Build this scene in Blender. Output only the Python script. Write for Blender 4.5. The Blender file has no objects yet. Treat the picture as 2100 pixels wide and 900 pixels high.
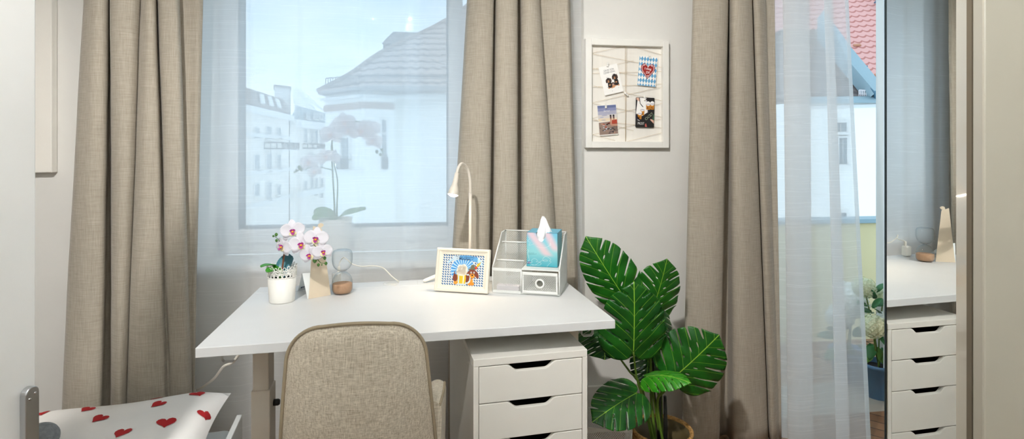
import bpy, bmesh, math, random
from mathutils import Vector, Matrix, noise
from mathutils.geometry import delaunay_2d_cdt
random.seed(7)
COL = bpy.context.scene.collection
PI = math.pi
R = math.radians

# ------------------------------------------------------------------ camera model of the photograph (2100 x 900)
F, CX, CY, H, TH = 1090.0, 1050.0, 314.0, 1.38, R(7.5)
CT, ST = math.cos(TH), math.sin(TH)

def cw(r, d, z=0.0):                      # camera-aligned ground coordinates -> room coordinates
    return Vector((r * CT + d * ST, -r * ST + d * CT, z))
def P(px, py, d):                         # photo pixel at a given distance
    return cw((px - CX) / F * d, d, H - (py - CY) / F * d)
def PY(px, py, Y):                        # photo pixel on the plane y = Y
    u = (px - CX) / F
    return P(px, py, Y / (CT - u * ST))
def PZ(px, py, z):                        # photo pixel on the level z
    return P(px, py, (H - z) * F / (py - CY))
def on_wall(px, py, A, B):                # photo pixel on the vertical plane through A and B
    D = cw((px - CX) / F, 1.0)
    n = Vector((B.y - A.y, -(B.x - A.x), 0))
    t = n.dot(Vector((A.x, A.y, 0))) / n.dot(D)
    return P(px, py, t)

# ------------------------------------------------------------------ mesh builder
def cr(pts, n=8, closed=False):
    pts = [Vector(p) for p in pts]
    out, m = [], len(pts)
    segs = m if closed else m - 1
    for i in range(segs):
        if closed:
            p0, p1, p2, p3 = pts[(i - 1) % m], pts[i], pts[(i + 1) % m], pts[(i + 2) % m]
        else:
            p1, p2 = pts[i], pts[i + 1]
            p0 = pts[i - 1] if i else p1 * 2 - p2
            p3 = pts[i + 2] if i + 2 < m else p2 * 2 - p1
        for k in range(n):
            t = k / n
            out.append(.5 * ((2 * p1) + (p2 - p0) * t + (2 * p0 - 5 * p1 + 4 * p2 - p3) * t * t + (3 * p1 - p0 - 3 * p2 + p3) * t ** 3))
    if not closed:
        out.append(pts[-1])
    return out

class Fr:
    """a flat drawing frame: origin, unit axes; maps (u, v, layer) to space"""
    def __init__(s, O, U, V):
        s.O, s.U, s.V = Vector(O), Vector(U).normalized(), Vector(V).normalized()
        s.N = s.U.cross(s.V).normalized()
    def __call__(s, u, v, w=0.0):
        return s.O + s.U * u + s.V * v + s.N * w

class MB:
    def __init__(s):
        s.v, s.f, s.mi, s.sm, s.uv = [], [], [], [], None
    def add(s, vs, fs, m=0, smooth=False):
        b = len(s.v)
        s.v += [Vector(v) for v in vs]
        for f in fs:
            s.f.append([b + i for i in f]); s.mi.append(m); s.sm.append(smooth)
        return s
    def box(s, x0, x1, y0, y1, z0, z1, bev=0.0, m=0, M=None, seg=2):
        bm = bmesh.new()
        bmesh.ops.create_cube(bm, size=1.0)
        for v in bm.verts:
            v.co = Vector(((x0 + x1) / 2 + v.co.x * (x1 - x0), (y0 + y1) / 2 + v.co.y * (y1 - y0), (z0 + z1) / 2 + v.co.z * (z1 - z0)))
        if bev > 0:
            bmesh.ops.bevel(bm, geom=list(bm.edges), offset=bev, segments=seg, affect='EDGES', profile=.5)
        s.bm(bm, m, M)
        return s
    def bm(s, bm, m=0, M=None, smooth=False):
        bm.verts.ensure_lookup_table()
        bm.verts.index_update()
        vs = [(M @ v.co if M else v.co.copy()) for v in bm.verts]
        s.add(vs, [[v.index for v in f.verts] for f in bm.faces], m, smooth)
        bm.free()
        return s
    def tube(s, pts, r, seg=8, m=0, caps=True, closed=False, smooth=True):
        pts = [Vector(p) for p in pts]
        n = len(pts)
        rs = r if isinstance(r, (list, tuple)) else [r] * n
        vs, nrm = [], None
        for i, p in enumerate(pts):
            if closed:
                t = (pts[(i + 1) % n] - pts[i - 1])
            else:
                t = pts[min(i + 1, n - 1)] - pts[max(i - 1, 0)]
            t = t.normalized() if t.length > 1e-9 else Vector((0, 0, 1))
            if nrm is None:
                nrm = t.orthogonal().normalized()
            nrm = (nrm - t * nrm.dot(t))
            nrm = nrm.normalized() if nrm.length > 1e-6 else t.orthogonal().normalized()
            bn = t.cross(nrm)
            for k in range(seg):
                a = 2 * PI * k / seg
                vs.append(p + (nrm * math.cos(a) + bn * math.sin(a)) * rs[i])
        fs = []
        for i in range(n if closed else n - 1):
            j = (i + 1) % n
            for k in range(seg):
                k2 = (k + 1) % seg
                fs.append([i * seg + k, i * seg + k2, j * seg + k2, j * seg + k])
        s.add(vs, fs, m, smooth)
        if caps and not closed:
            b = len(s.v) - n * seg
            s.f.append([b + k for k in reversed(range(seg))]); s.mi.append(m); s.sm.append(False)
            s.f.append([b + (n - 1) * seg + k for k in range(seg)]); s.mi.append(m); s.sm.append(False)
        return s
    def lathe(s, prof, seg=32, c=(0, 0, 0), m=0, M=None, smooth=True, sx=1.0, sy=1.0):
        c = Vector(c)
        vs, fs = [], []
        for (r, z) in prof:
            for k in range(seg):
                a = 2 * PI * k / seg
                p = c + Vector((r * sx * math.cos(a), r * sy * math.sin(a), z))
                vs.append(M @ p if M else p)
        for i in range(len(prof) - 1):
            for k in range(seg):
                k2 = (k + 1) % seg
                fs.append([i * seg + k, i * seg + k2, (i + 1) * seg + k2, (i + 1) * seg + k])
        s.add(vs, fs, m, smooth)
        return s
    def grid(s, rows, m=0, smooth=True, closed=False):
        nr, nc = len(rows), len(rows[0])
        vs = [p for r in rows for p in r]
        fs = []
        for i in range(nr - 1):
            for j in range(nc if closed else nc - 1):
                j2 = (j + 1) % nc
                fs.append([i * nc + j, i * nc + j2, (i + 1) * nc + j2, (i + 1) * nc + j])
        s.add(vs, fs, m, smooth)
        return s
    def cap(s, ring, m=0, flip=False, smooth=False):
        idx = list(range(len(ring)))
        s.add(ring, [idx[::-1] if flip else idx], m, smooth)
        return s
    def prism(s, poly, fr, w0, w1, m=0):
        n = len(poly)
        a = [fr(u, v, w0) for u, v in poly]
        b = [fr(u, v, w1) for u, v in poly]
        ar = sum(poly[i][0] * poly[(i + 1) % n][1] - poly[(i + 1) % n][0] * poly[i][1] for i in range(n))
        idx = list(range(n))
        if (ar > 0) != (w1 > w0):
            idx.reverse()
        fs = [idx[::-1], [n + i for i in idx]]
        for q in range(n):
            i, j = idx[q], idx[(q + 1) % n]
            fs.append([i, j, n + j, n + i])
        s.add(a + b, fs, m)
        return s
    def flat(s, poly, fr, layer=1, m=0, step=.0002):
        n = len(poly)
        ar = sum(poly[i][0] * poly[(i + 1) % n][1] - poly[(i + 1) % n][0] * poly[i][1] for i in range(n))
        idx = list(range(n))
        if ar < 0:
            idx.reverse()
        s.add([fr(u, v, layer * step) for u, v in poly], [idx], m)
        return s
    def text(s, body, fr, u, v, size, layer=3, m=0, rot=0.0, align='CENTER', bold=0.0, shear=0.0, step=.0002, sx=1.0):
        cu = bpy.data.curves.new('lettering', 'FONT')
        cu.body, cu.size, cu.align_x, cu.align_y, cu.offset, cu.shear = body, size, align, 'CENTER', bold * size, shear
        cu.resolution_u = 3
        o = bpy.data.objects.new('lettering', cu)
        COL.objects.link(o)
        dg = bpy.context.evaluated_depsgraph_get()
        ev = o.evaluated_get(dg)
        me = ev.to_mesh()
        c, sn = math.cos(rot), math.sin(rot)
        vs = [fr(u + q.co.x * sx * c - q.co.y * sn, v + q.co.x * sx * sn + q.co.y * c, layer * step) for q in me.vertices]
        s.add(vs, [list(p.vertices) for p in me.polygons], m)
        ev.to_mesh_clear()
        bpy.data.objects.remove(o)
        bpy.data.curves.remove(cu)
        return s
    def build(s, name, mats, parent=None, origin=None, solid=0.0, local=False):
        """one mesh object; vertices are given in room coordinates unless the parent has its own frame and local=True"""
        vs = s.v
        o = bpy.data.objects.new(name, None)
        bpy.data.objects.remove(o)
        me = bpy.data.meshes.new(name)
        off = Vector((0, 0, 0))
        if parent is None:
            if origin is None:
                xs, ys, zs = [v.x for v in vs], [v.y for v in vs], [v.z for v in vs]
                off = Vector(((min(xs) + max(xs)) / 2, (min(ys) + max(ys)) / 2, min(zs)))
            else:
                off = Vector(origin)
            vs = [v - off for v in vs]
        elif not local:
            inv = WM(parent).inverted()
            vs = [inv @ v for v in vs]
        me.from_pydata([tuple(v) for v in vs], [], s.f)
        me.polygons.foreach_set('material_index', s.mi)
        me.polygons.foreach_set('use_smooth', s.sm)
        if s.uv:
            lay = me.uv_layers.new(name='UVMap')
            for l in me.loops:
                lay.data[l.index].uv = s.uv[l.vertex_index]
        if not isinstance(mats, (list, tuple)):
            mats = [mats]
        for m in mats:
            me.materials.append(m)
        me.update()
        o = bpy.data.objects.new(name, me)
        COL.objects.link(o)
        if parent is None:
            o.location = off
        else:
            o.parent = parent
        if solid:
            md = o.modifiers.new('Solidify', 'SOLIDIFY')
            md.thickness = solid
            md.offset = 0
        return o

def WM(o):
    m = Matrix.LocRotScale(o.location, o.rotation_euler, o.scale)
    return WM(o.parent) @ m if o.parent else m

def tag(o, label, cat, group=None):
    o['label'], o['category'] = label, cat
    if group:
        o['group'] = group
    return o
def thing(name, label, cat, loc=(0, 0, 0), rot=0.0, group=None):
    o = bpy.data.objects.new(name, None)
    o.empty_display_size = .1
    COL.objects.link(o)
    o.location = loc
    o.rotation_euler = (0, 0, rot)
    return tag(o, label, cat, group)
def struct(o):
    o['kind'] = 'structure'
    return o

# ------------------------------------------------------------------ materials
def newmat(name):
    m = bpy.data.materials.new(name)
    m.use_nodes = True
    m.node_tree.nodes.clear()
    return m, m.node_tree.nodes, m.node_tree.links
def N(nodes, kind, **kw):
    n = nodes.new(kind)
    for k, v in kw.items():
        if k in n.inputs:
            n.inputs[k].default_value = v
        else:
            setattr(n, k, v)
    return n
def srgb(r, g, b):
    f = lambda c: (c / 255 / 12.92) if c / 255 <= .04045 else ((c / 255 + .055) / 1.055) ** 2.4
    return (f(r), f(g), f(b), 1)
def mat(name, col, rough=.5, metal=0.0, var=0.0, vscale=8.0, bump=0.0, bscale=200.0, coat=0.0, spec=.5, emit=None, estr=0.0, sheen=0.0, stretch=(1, 1, 1)):
    m, ns, ls = newmat(name)
    out = N(ns, 'ShaderNodeOutputMaterial')
    p = N(ns, 'ShaderNodeBsdfPrincipled')
    p.inputs['Base Color'].default_value = col
    p.inputs['Roughness'].default_value = rough
    p.inputs['Metallic'].default_value = metal
    p.inputs['Specular IOR Level'].default_value = spec
    p.inputs['Coat Weight'].default_value = coat
    p.inputs['Sheen Weight'].default_value = sheen
    if emit:
        p.inputs['Emission Color'].default_value = emit
        p.inputs['Emission Strength'].default_value = estr
    tc = N(ns, 'ShaderNodeTexCoord')
    mp = N(ns, 'ShaderNodeMapping')
    mp.inputs['Scale'].default_value = stretch
    ls.new(tc.outputs['Object'], mp.inputs['Vector'])
    nz = N(ns, 'ShaderNodeTexNoise', Scale=vscale, Detail=4.0)
    ls.new(mp.outputs[0], nz.inputs['Vector'])
    hs = N(ns, 'ShaderNodeHueSaturation', Color=col)
    mr = N(ns, 'ShaderNodeMapRange')
    mr.inputs['From Min'].default_value, mr.inputs['From Max'].default_value = .3, .7
    v = max(var, .015)
    mr.inputs['To Min'].default_value, mr.inputs['To Max'].default_value = 1 - v, 1 + v
    ls.new(nz.outputs['Fac'], mr.inputs['Value'])
    ls.new(mr.outputs[0], hs.inputs['Value'])
    ls.new(hs.outputs[0], p.inputs['Base Color'])
    if bump:
        nb = N(ns, 'ShaderNodeTexNoise', Scale=bscale, Detail=3.0)
        ls.new(mp.outputs[0], nb.inputs['Vector'])
        bp = N(ns, 'ShaderNodeBump', Strength=bump, Distance=.002)
        ls.new(nb.outputs['Fac'], bp.inputs['Height'])
        ls.new(bp.outputs[0], p.inputs['Normal'])
    ls.new(p.outputs[0], out.inputs['Surface'])
    return m

def linen(name, dark, light, sc=(320, 320, 14), sc2=(14, 14, 320), bump=.25, rough=.9, contrast=(.36, .64)):
    m, ns, ls = newmat(name)
    out = N(ns, 'ShaderNodeOutputMaterial')
    p = N(ns, 'ShaderNodeBsdfPrincipled', Roughness=rough)
    p.inputs['Specular IOR Level'].default_value = .2
    p.inputs['Sheen Weight'].default_value = .15
    tc = N(ns, 'ShaderNodeTexCoord')
    facs = []
    for s_ in (sc, sc2):
        mp = N(ns, 'ShaderNodeMapping')
        mp.inputs['Scale'].default_value = s_
        ls.new(tc.outputs['Object'], mp.inputs['Vector'])
        nz = N(ns, 'ShaderNodeTexNoise', Scale=1.0, Detail=3.0, Roughness=.65)
        ls.new(mp.outputs[0], nz.inputs['Vector'])
        facs.append(nz.outputs['Fac'])
    ad = N(ns, 'ShaderNodeMath', operation='ADD')
    ls.new(facs[0], ad.inputs[0]); ls.new(facs[1], ad.inputs[1])
    ml = N(ns, 'ShaderNodeMath', operation='MULTIPLY')
    ml.inputs[1].default_value = .5
    ls.new(ad.outputs[0], ml.inputs[0])
    mr = N(ns, 'ShaderNodeMapRange')
    mr.inputs['From Min'].default_value, mr.inputs['From Max'].default_value = contrast
    ls.new(ml.outputs[0], mr.inputs['Value'])
    mx = N(ns, 'ShaderNodeMix', data_type='RGBA')
    mx.inputs[6].default_value, mx.inputs[7].default_value = dark, light
    ls.new(mr.outputs[0], mx.inputs[0])
    ls.new(mx.outputs[2], p.inputs['Base Color'])
    bp = N(ns, 'ShaderNodeBump', Strength=bump, Distance=.001)
    ls.new(ml.outputs[0], bp.inputs['Height'])
    ls.new(bp.outputs[0], p.inputs['Normal'])
    ls.new(p.outputs[0], out.inputs['Surface'])
    return m

def sheer(name, col, alpha=.5, amp=.22):
    m, ns, ls = newmat(name)
    out = N(ns, 'ShaderNodeOutputMaterial')
    tc = N(ns, 'ShaderNodeTexCoord')
    mp = N(ns, 'ShaderNodeMapping')
    mp.inputs['Scale'].default_value = (2.6, 2.6, 190)
    wob = N(ns, 'ShaderNodeTexNoise', Scale=3.0, Detail=2.0)
    ls.new(tc.outputs['Object'], wob.inputs['Vector'])
    vm = N(ns, 'ShaderNodeVectorMath', operation='MULTIPLY_ADD')
    vm.inputs[1].default_value = (0, 0, .03)
    ls.new(wob.outputs['Color'], vm.inputs[0])
    ls.new(tc.outputs['Object'], vm.inputs[2])
    ls.new(vm.outputs[0], mp.inputs['Vector'])
    nz = N(ns, 'ShaderNodeTexNoise', Scale=1.0, Detail=3.0, Roughness=.6)
    ls.new(mp.outputs[0], nz.inputs['Vector'])
    mr = N(ns, 'ShaderNodeMapRange', interpolation_type='SMOOTHSTEP')
    mr.inputs['From Min'].default_value, mr.inputs['From Max'].default_value = .55, .66
    mr.inputs['To Min'].default_value, mr.inputs['To Max'].default_value = alpha, min(1, alpha + amp)
    ls.new(nz.outputs['Fac'], mr.inputs['Value'])
    df = N(ns, 'ShaderNodeBsdfDiffuse', Color=col)
    tl = N(ns, 'ShaderNodeBsdfTranslucent', Color=col)
    mx = N(ns, 'ShaderNodeMixShader', Fac=.74)
    ls.new(df.outputs[0], mx.inputs[1]); ls.new(tl.outputs[0], mx.inputs[2])
    tr = N(ns, 'ShaderNodeBsdfTransparent')
    m2 = N(ns, 'ShaderNodeMixShader')
    ls.new(mr.outputs[0], m2.inputs[0]); ls.new(tr.outputs[0], m2.inputs[1]); ls.new(mx.outputs[0], m2.inputs[2])
    ls.new(m2.outputs[0], out.inputs['Surface'])
    return m

def glass(name, tint=(1, 1, 1, 1), ior=1.45, edge=0.0):
    m, ns, ls = newmat(name)
    out = N(ns, 'ShaderNodeOutputMaterial')
    fr = N(ns, 'ShaderNodeFresnel', IOR=ior)
    tr = N(ns, 'ShaderNodeBsdfTransparent', Color=tint)
    gl = N(ns, 'ShaderNodeBsdfGlossy', Roughness=0.0)
    mx = N(ns, 'ShaderNodeMixShader')
    fac = fr.outputs[0]
    if edge:
        lw = N(ns, 'ShaderNodeLayerWeight', Blend=.25)
        pw = N(ns, 'ShaderNodeMath', operation='POWER'); pw.inputs[1].default_value = 2.0
        ls.new(lw.outputs['Facing'], pw.inputs[0])
        mm = N(ns, 'ShaderNodeMath', operation='MULTIPLY_ADD'); mm.inputs[1].default_value = edge
        ls.new(pw.outputs[0], mm.inputs[0]); ls.new(fr.outputs[0], mm.inputs[2])
        fac = mm.outputs[0]
        pe = N(ns, 'ShaderNodeMath', operation='POWER'); pe.inputs[1].default_value = 2.2
        lw2 = N(ns, 'ShaderNodeLayerWeight', Blend=.5)
        ls.new(lw2.outputs['Facing'], pe.inputs[0])
        mt_ = N(ns, 'ShaderNodeMix', data_type='RGBA')
        mt_.inputs[6].default_value, mt_.inputs[7].default_value = tint, (.42, .50, .54, 1)
        ls.new(pe.outputs[0], mt_.inputs[0]); ls.new(mt_.outputs[2], tr.inputs['Color'])
    ge = N(ns, 'ShaderNodeNewGeometry')
    sb = N(ns, 'ShaderNodeMath', operation='SUBTRACT'); sb.inputs[0].default_value = 1.0
    ls.new(ge.outputs['Backfacing'], sb.inputs[1])
    mb_ = N(ns, 'ShaderNodeMath', operation='MULTIPLY', use_clamp=True)
    ls.new(fac, mb_.inputs[0]); ls.new(sb.outputs[0], mb_.inputs[1])
    ls.new(mb_.outputs[0], mx.inputs[0]); ls.new(tr.outputs[0], mx.inputs[1]); ls.new(gl.outputs[0], mx.inputs[2])
    ls.new(mx.outputs[0], out.inputs['Surface'])
    return m

def leafmat(name, dark, mid, vein, rough=.38):
    m, ns, ls = newmat(name)
    out = N(ns, 'ShaderNodeOutputMaterial')
    p = N(ns, 'ShaderNodeBsdfPrincipled', Roughness=rough)
    tc = N(ns, 'ShaderNodeTexCoord')
    sp = N(ns, 'ShaderNodeSeparateXYZ')
    ls.new(tc.outputs['UV'], sp.inputs[0])
    def M_(op, a, b=None, c=None):
        n = N(ns, 'ShaderNodeMath', operation=op)
        for i, q in enumerate((a, b, c)):
            if q is None:
                continue
            if isinstance(q, (int, float)):
                n.inputs[i].default_value = q
            else:
                ls.new(q, n.inputs[i])
        return n.outputs[0]
    a = M_('ABSOLUTE', sp.outputs[0])
    b = sp.outputs[1]
    mid_f = M_('LESS_THAN', a, .0062)
    t = M_('SUBTRACT', b, M_('MULTIPLY', M_('POWER', a, .8), .75))
    fr = M_('FRACT', M_('MULTIPLY', M_('ADD', t, 1.0), 5.6))
    dist = M_('ABSOLUTE', M_('SUBTRACT', fr, .5))
    side = M_('LESS_THAN', dist, .022)
    vf = M_('MAXIMUM', mid_f, M_('MULTIPLY', side, .6))
    nz = N(ns, 'ShaderNodeTexNoise', Scale=3.0, Detail=3.0)
    ls.new(tc.outputs['UV'], nz.inputs['Vector'])
    oi = N(ns, 'ShaderNodeObjectInfo')
    f1 = M_('ADD', M_('MULTIPLY', nz.outputs['Fac'], 1.1), M_('MULTIPLY_ADD', oi.outputs['Random'], .4, -.5))
    m1 = N(ns, 'ShaderNodeMix', data_type='RGBA')
    m1.inputs[6].default_value, m1.inputs[7].default_value = dark, mid
    ls.new(f1, m1.inputs[0])
    m2 = N(ns, 'ShaderNodeMix', data_type='RGBA')
    m2.inputs[7].default_value = vein
    ls.new(vf, m2.inputs[0]); ls.new(m1.outputs[2], m2.inputs[6])
    ls.new(m2.outputs[2], p.inputs['Base Color'])
    bp = N(ns, 'ShaderNodeBump', Strength=.35, Distance=.004)
    ls.new(M_('MULTIPLY', M_('MINIMUM', dist, .3), 2.0), bp.inputs['Height'])
    ls.new(bp.outputs[0], p.inputs['Normal'])
    ls.new(p.outputs[0], out.inputs['Surface'])
    return m

def brickmat(name, c1, c2, mortar, axes='xz', sw=.3, sh=.2, msize=.02, rough=.8, rot=0.0, offset=.5, bump=.4, spec=.3):
    """rows of tiles, planks or blocks on a surface"""
    m, ns, ls = newmat(name)
    out = N(ns, 'ShaderNodeOutputMaterial')
    p = N(ns, 'ShaderNodeBsdfPrincipled', Roughness=rough)
    p.inputs['Specular IOR Level'].default_value = spec
    tc = N(ns, 'ShaderNodeTexCoord')
    sp = N(ns, 'ShaderNodeSeparateXYZ')
    ls.new(tc.outputs['Object'], sp.inputs[0])
    cb = N(ns, 'ShaderNodeCombineXYZ')
    ix = {'x': 0, 'y': 1, 'z': 2}
    ls.new(sp.outputs[ix[axes[0]]], cb.inputs[0]); ls.new(sp.outputs[ix[axes[1]]], cb.inputs[1])
    mp = N(ns, 'ShaderNodeMapping')
    mp.inputs['Rotation'].default_value = (0, 0, rot)
    ls.new(cb.outputs[0], mp.inputs['Vector'])
    br = N(ns, 'ShaderNodeTexBrick', offset=offset)
    br.inputs['Color1'].default_value, br.inputs['Color2'].default_value, br.inputs['Mortar'].default_value = c1, c2, mortar
    br.inputs['Scale'].default_value = 1.0
    br.inputs['Brick Width'].default_value, br.inputs['Row Height'].default_value = sw, sh
    br.inputs['Mortar Size'].default_value = msize
    br.inputs['Mortar Smooth'].default_value = .3
    ls.new(mp.outputs[0], br.inputs['Vector'])
    ls.new(br.outputs['Color'], p.inputs['Base Color'])
    bp = N(ns, 'ShaderNodeBump', Strength=bump, Distance=.01)
    bp.invert = True
    ls.new(br.outputs['Fac'], bp.inputs['Height'])
    ls.new(bp.outputs[0], p.inputs['Normal'])
    ls.new(p.outputs[0], out.inputs['Surface'])
    return m

def wavemat(name, c1, c2, sx, sz, rough=.7):
    """curved roof tiles: a scalloped row pattern over (across, up the slope)"""
    m, ns, ls = newmat(name)
    out = N(ns, 'ShaderNodeOutputMaterial')
    p = N(ns, 'ShaderNodeBsdfPrincipled', Roughness=rough)
    tc = N(ns, 'ShaderNodeTexCoord')
    sp = N(ns, 'ShaderNodeSeparateXYZ')
    ls.new(tc.outputs['Object'], sp.inputs[0])
    def M_(op, a, b=None):
        n = N(ns, 'ShaderNodeMath', operation=op)
        for i, q in enumerate((a, b)):
            if q is None:
                continue
            if isinstance(q, (int, float)):
                n.inputs[i].default_value = q
            else:
                ls.new(q, n.inputs[i])
        return n.outputs[0]
    wx = M_('ABSOLUTE', M_('SINE', M_('MULTIPLY', sp.outputs[0], PI / sx)))
    row = M_('FRACT', M_('ADD', M_('DIVIDE', sp.outputs[2], sz), M_('MULTIPLY', wx, .3)))
    ln = M_('LESS_THAN', row, .27)
    nz = N(ns, 'ShaderNodeTexNoise', Scale=2.0, Detail=3.0)
    ls.new(tc.outputs['Object'], nz.inputs['Vector'])
    fac = M_('ADD', M_('MULTIPLY', ln, .8), M_('MULTIPLY', M_('SUBTRACT', nz.outputs['Fac'], .5), .3))
    mx = N(ns, 'ShaderNodeMix', data_type='RGBA')
    mx.inputs[6].default_value, mx.inputs[7].default_value = c1, c2
    ls.new(fac, mx.inputs[0])
    ls.new(mx.outputs[2], p.inputs['Base Color'])
    bp = N(ns, 'ShaderNodeBump', Strength=.4, Distance=.02)
    ls.new(row, bp.inputs['Height'])
    ls.new(bp.outputs[0], p.inputs['Normal'])
    ls.new(p.outputs[0], out.inputs['Surface'])
    return m
SKY, EXPO, UP_FILL = 1.75, 0.0, 205
# ------------------------------------------------------------------ palette
m_wall = mat('wall_paint', srgb(229, 227, 222), .85, var=.015, bump=.12, bscale=160)
m_ceil = mat('ceiling_paint', srgb(240, 238, 234), .9)
m_white = mat('white_lacquer', srgb(240, 238, 232), .38, var=.01)
m_frame = mat('window_plastic', srgb(240, 242, 244), .35, var=.01)
m_door = mat('door_paint', srgb(246, 246, 244), .35, bump=.05, bscale=60, coat=.2)
m_casing = mat('casing_paint', srgb(178, 172, 157), .32, bump=.25, bscale=30, coat=.3)
m_gloss = mat('casing_gloss_paint', srgb(186, 179, 164), .14, bump=.22, bscale=22, coat=1.0)
m_gasket = mat('dark_gasket', srgb(95, 115, 130), .6)
m_floor = brickmat('oak_parquet', srgb(150, 112, 80), srgb(122, 86, 58), srgb(60, 40, 28), 'xy', .42, .085, .004, .35, R(45), .5, .2)
m_linen = linen('linen_curtain', srgb(150, 140, 124), srgb(194, 186, 172), sc=(420, 420, 16), sc2=(16, 16, 420), contrast=(.28, .72))
m_sheer = sheer('sheer_voile', srgb(249, 251, 253), .655, .07)
m_sheer_d = sheer('sheer_voile_gathered', srgb(252, 253, 254), .62, .08)
m_sheer_s = sheer('sheer_voile_single', srgb(249, 251, 253), .52, .1)
m_sheer_hem = sheer('sheer_hem', srgb(240, 244, 246), .82, .1)
m_glass = glass('window_glass', (.97, .99, 1, 1))
m_desk = mat('desk_white', srgb(213, 214, 214), .42, var=.008)
m_desk_leg = mat('desk_leg_paint', srgb(222, 212, 198), .45)
m_drawer = mat('drawer_white', srgb(228, 225, 217), .45, var=.01)
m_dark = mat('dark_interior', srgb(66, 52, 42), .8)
m_black = mat('black_plastic', srgb(22, 22, 24), .5)
m_chair = linen('chair_fabric', srgb(168, 155, 135), srgb(226, 216, 198), (420, 420, 40), (40, 420, 420), .3, .95)
m_piping = mat('chair_piping', srgb(160, 146, 122), .9, bump=.3)
m_metal = mat('brushed_aluminium', srgb(196, 198, 200), .32, 1.0, var=.03, stretch=(1, 1, .1))
m_chrome = mat('chrome', srgb(215, 215, 218), .12, 1.0)
m_offwhite = mat('warm_white_paint', srgb(236, 228, 212), .4)
m_lampwhite = mat('lamp_white', srgb(224, 215, 202), .4)
m_mesh = mat('white_wire', srgb(220, 221, 218), .45)
m_leaf = leafmat('monstera_leaf', srgb(6, 58, 18), srgb(44, 132, 28), srgb(140, 185, 60), .33)
m_leaf_b = leafmat('monstera_leaf_bright', srgb(38, 128, 22), srgb(84, 176, 34), srgb(170, 205, 80), .35)
m_stem = mat('plant_stem', srgb(92, 120, 40), .5, var=.15)
m_darkstem = mat('dark_stem', srgb(26, 26, 20), .6)
m_wicker = mat('woven_seagrass', srgb(176, 134, 78), .8, var=.3, vscale=60, bump=.8, bscale=120, stretch=(1, 1, 3))
m_potliner = mat('dark_pot_liner', srgb(92, 80, 52), .3, var=.1)
m_soil = mat('potting_soil', srgb(20, 18, 16), .9, bump=1, bscale=80)
m_potwhite = mat('white_ceramic', srgb(240, 238, 232), .4)
m_petal = mat('orchid_petal', srgb(250, 248, 252), .6, var=.02)
def translucent(m, col, fac):
    ns, ls = m.node_tree.nodes, m.node_tree.links
    out = [n for n in ns if n.type == 'OUTPUT_MATERIAL'][0]
    src = out.inputs['Surface'].links[0].from_socket
    tl = N(ns, 'ShaderNodeBsdfTranslucent', Color=col); mx = N(ns, 'ShaderNodeMixShader', Fac=fac)
    ls.new(src, mx.inputs[1]); ls.new(tl.outputs[0], mx.inputs[2]); ls.new(mx.outputs[0], out.inputs['Surface'])
translucent(m_petal, srgb(250, 248, 252), .45)
m_lip = mat('orchid_lip', srgb(176, 62, 150), .5)
m_yellow = mat('orchid_yellow', srgb(240, 180, 40), .5)
m_petal_edge = mat('orchid_throat', srgb(250, 240, 190), .6)
m_oleaf = mat('orchid_leaf_green', srgb(60, 140, 40), .4, var=.1)
m_oleaf_b = mat('orchid_leaf_blue', srgb(70, 128, 142), .4, var=.1)
m_bud = mat('orchid_bud', srgb(70, 116, 44), .5, var=.1)
m_ostem = mat('orchid_stem', srgb(134, 86, 62), .6, var=.1)
m_kraft = mat('kraft_paper', srgb(222, 206, 182), .7, var=.02)
m_card = mat('white_card', srgb(236, 240, 240), .65)
m_sand = mat('sand', srgb(186, 146, 114), .95, var=.08, vscale=300, bump=.4, bscale=900)
m_hglass = glass('hourglass_glass', (.985, .992, .995, 1), 1.45, .7)
m_cable = mat('cable_white', srgb(226, 222, 212), .45)
m_plug = mat('plug_white', srgb(240, 238, 232), .4)
m_mirror = mat('mirror_silver', (.86, .88, .87, 1), 0.0, 1.0, var=0)
m_mirror_edge = mat('mirror_edge', srgb(60, 70, 74), .25, .6)
m_pillow = mat('pillow_cotton', srgb(250, 247, 244), .9, bump=.25, bscale=40)
m_heart = mat('heart_red', srgb(186, 22, 30), .85)
m_felt = mat('grey_felt', srgb(140, 144, 148), .95, var=.2, vscale=90, bump=.6, bscale=200)
m_bed = mat('bed_white', srgb(232, 234, 232), .5)
m_sheet = mat('bed_sheet', srgb(228, 232, 232), .9, bump=.3, bscale=20)
m_canvas = mat('canvas_white', srgb(244, 240, 232), .85, bump=.3, bscale=350)
m_bulb = mat('lamp_bulb', (1, 1, 1, 1), .5, emit=(1, .86, .66, 1), estr=80)
m_spotbulb = mat('spot_bulb', (1, 1, 1, 1), .5, emit=(1, .95, .86, 1), estr=1600)

# ------------------------------------------------------------------ room shell
WY, WT = 2.56, 2.92             # inner and outer face of the window wall
CEIL = 2.80
xl, xr, yb = -3.30, 3.30, -1.40
N1 = (PY(403, 500, WY).x, .30)  # window niche
SILL = .875
N1T = 2.42
D1 = (1.50, 2.62)               # balcony door opening
mb = MB()
mb.box(xl, N1[0], WY, WT, 0, CEIL).box(N1[0], N1[1], WY, WT, 0, SILL - .03).box(N1[0], N1[1], WY, WT, N1T, CEIL)
mb.box(N1[1], D1[0], WY, WT, 0, CEIL).box(D1[0], D1[1], WY, WT, 2.42, CEIL).box(D1[1], xr, WY, WT, 0, CEIL)
struct(mb.build('wall_window', m_wall))
struct(MB().box(xl - .1, xl, yb, WT, 0, CEIL).build('wall_left', m_wall))
struct(MB().box(xr, xr + .1, yb, WT, 0, CEIL).build('wall_right', m_wall))
struct(MB().box(xl - .1, xr + .1, yb - .1, yb, 0, CEIL).build('wall_back', m_wall))
struct(MB().box(xl - .1, xr + .1, yb - .1, WT, -.1, 0).build('floor', m_floor))
struct(MB().box(xl - .1, xr + .1, yb - .1, WT, CEIL, CEIL + .1).build('ceiling', m_ceil))
mb = MB()
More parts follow.
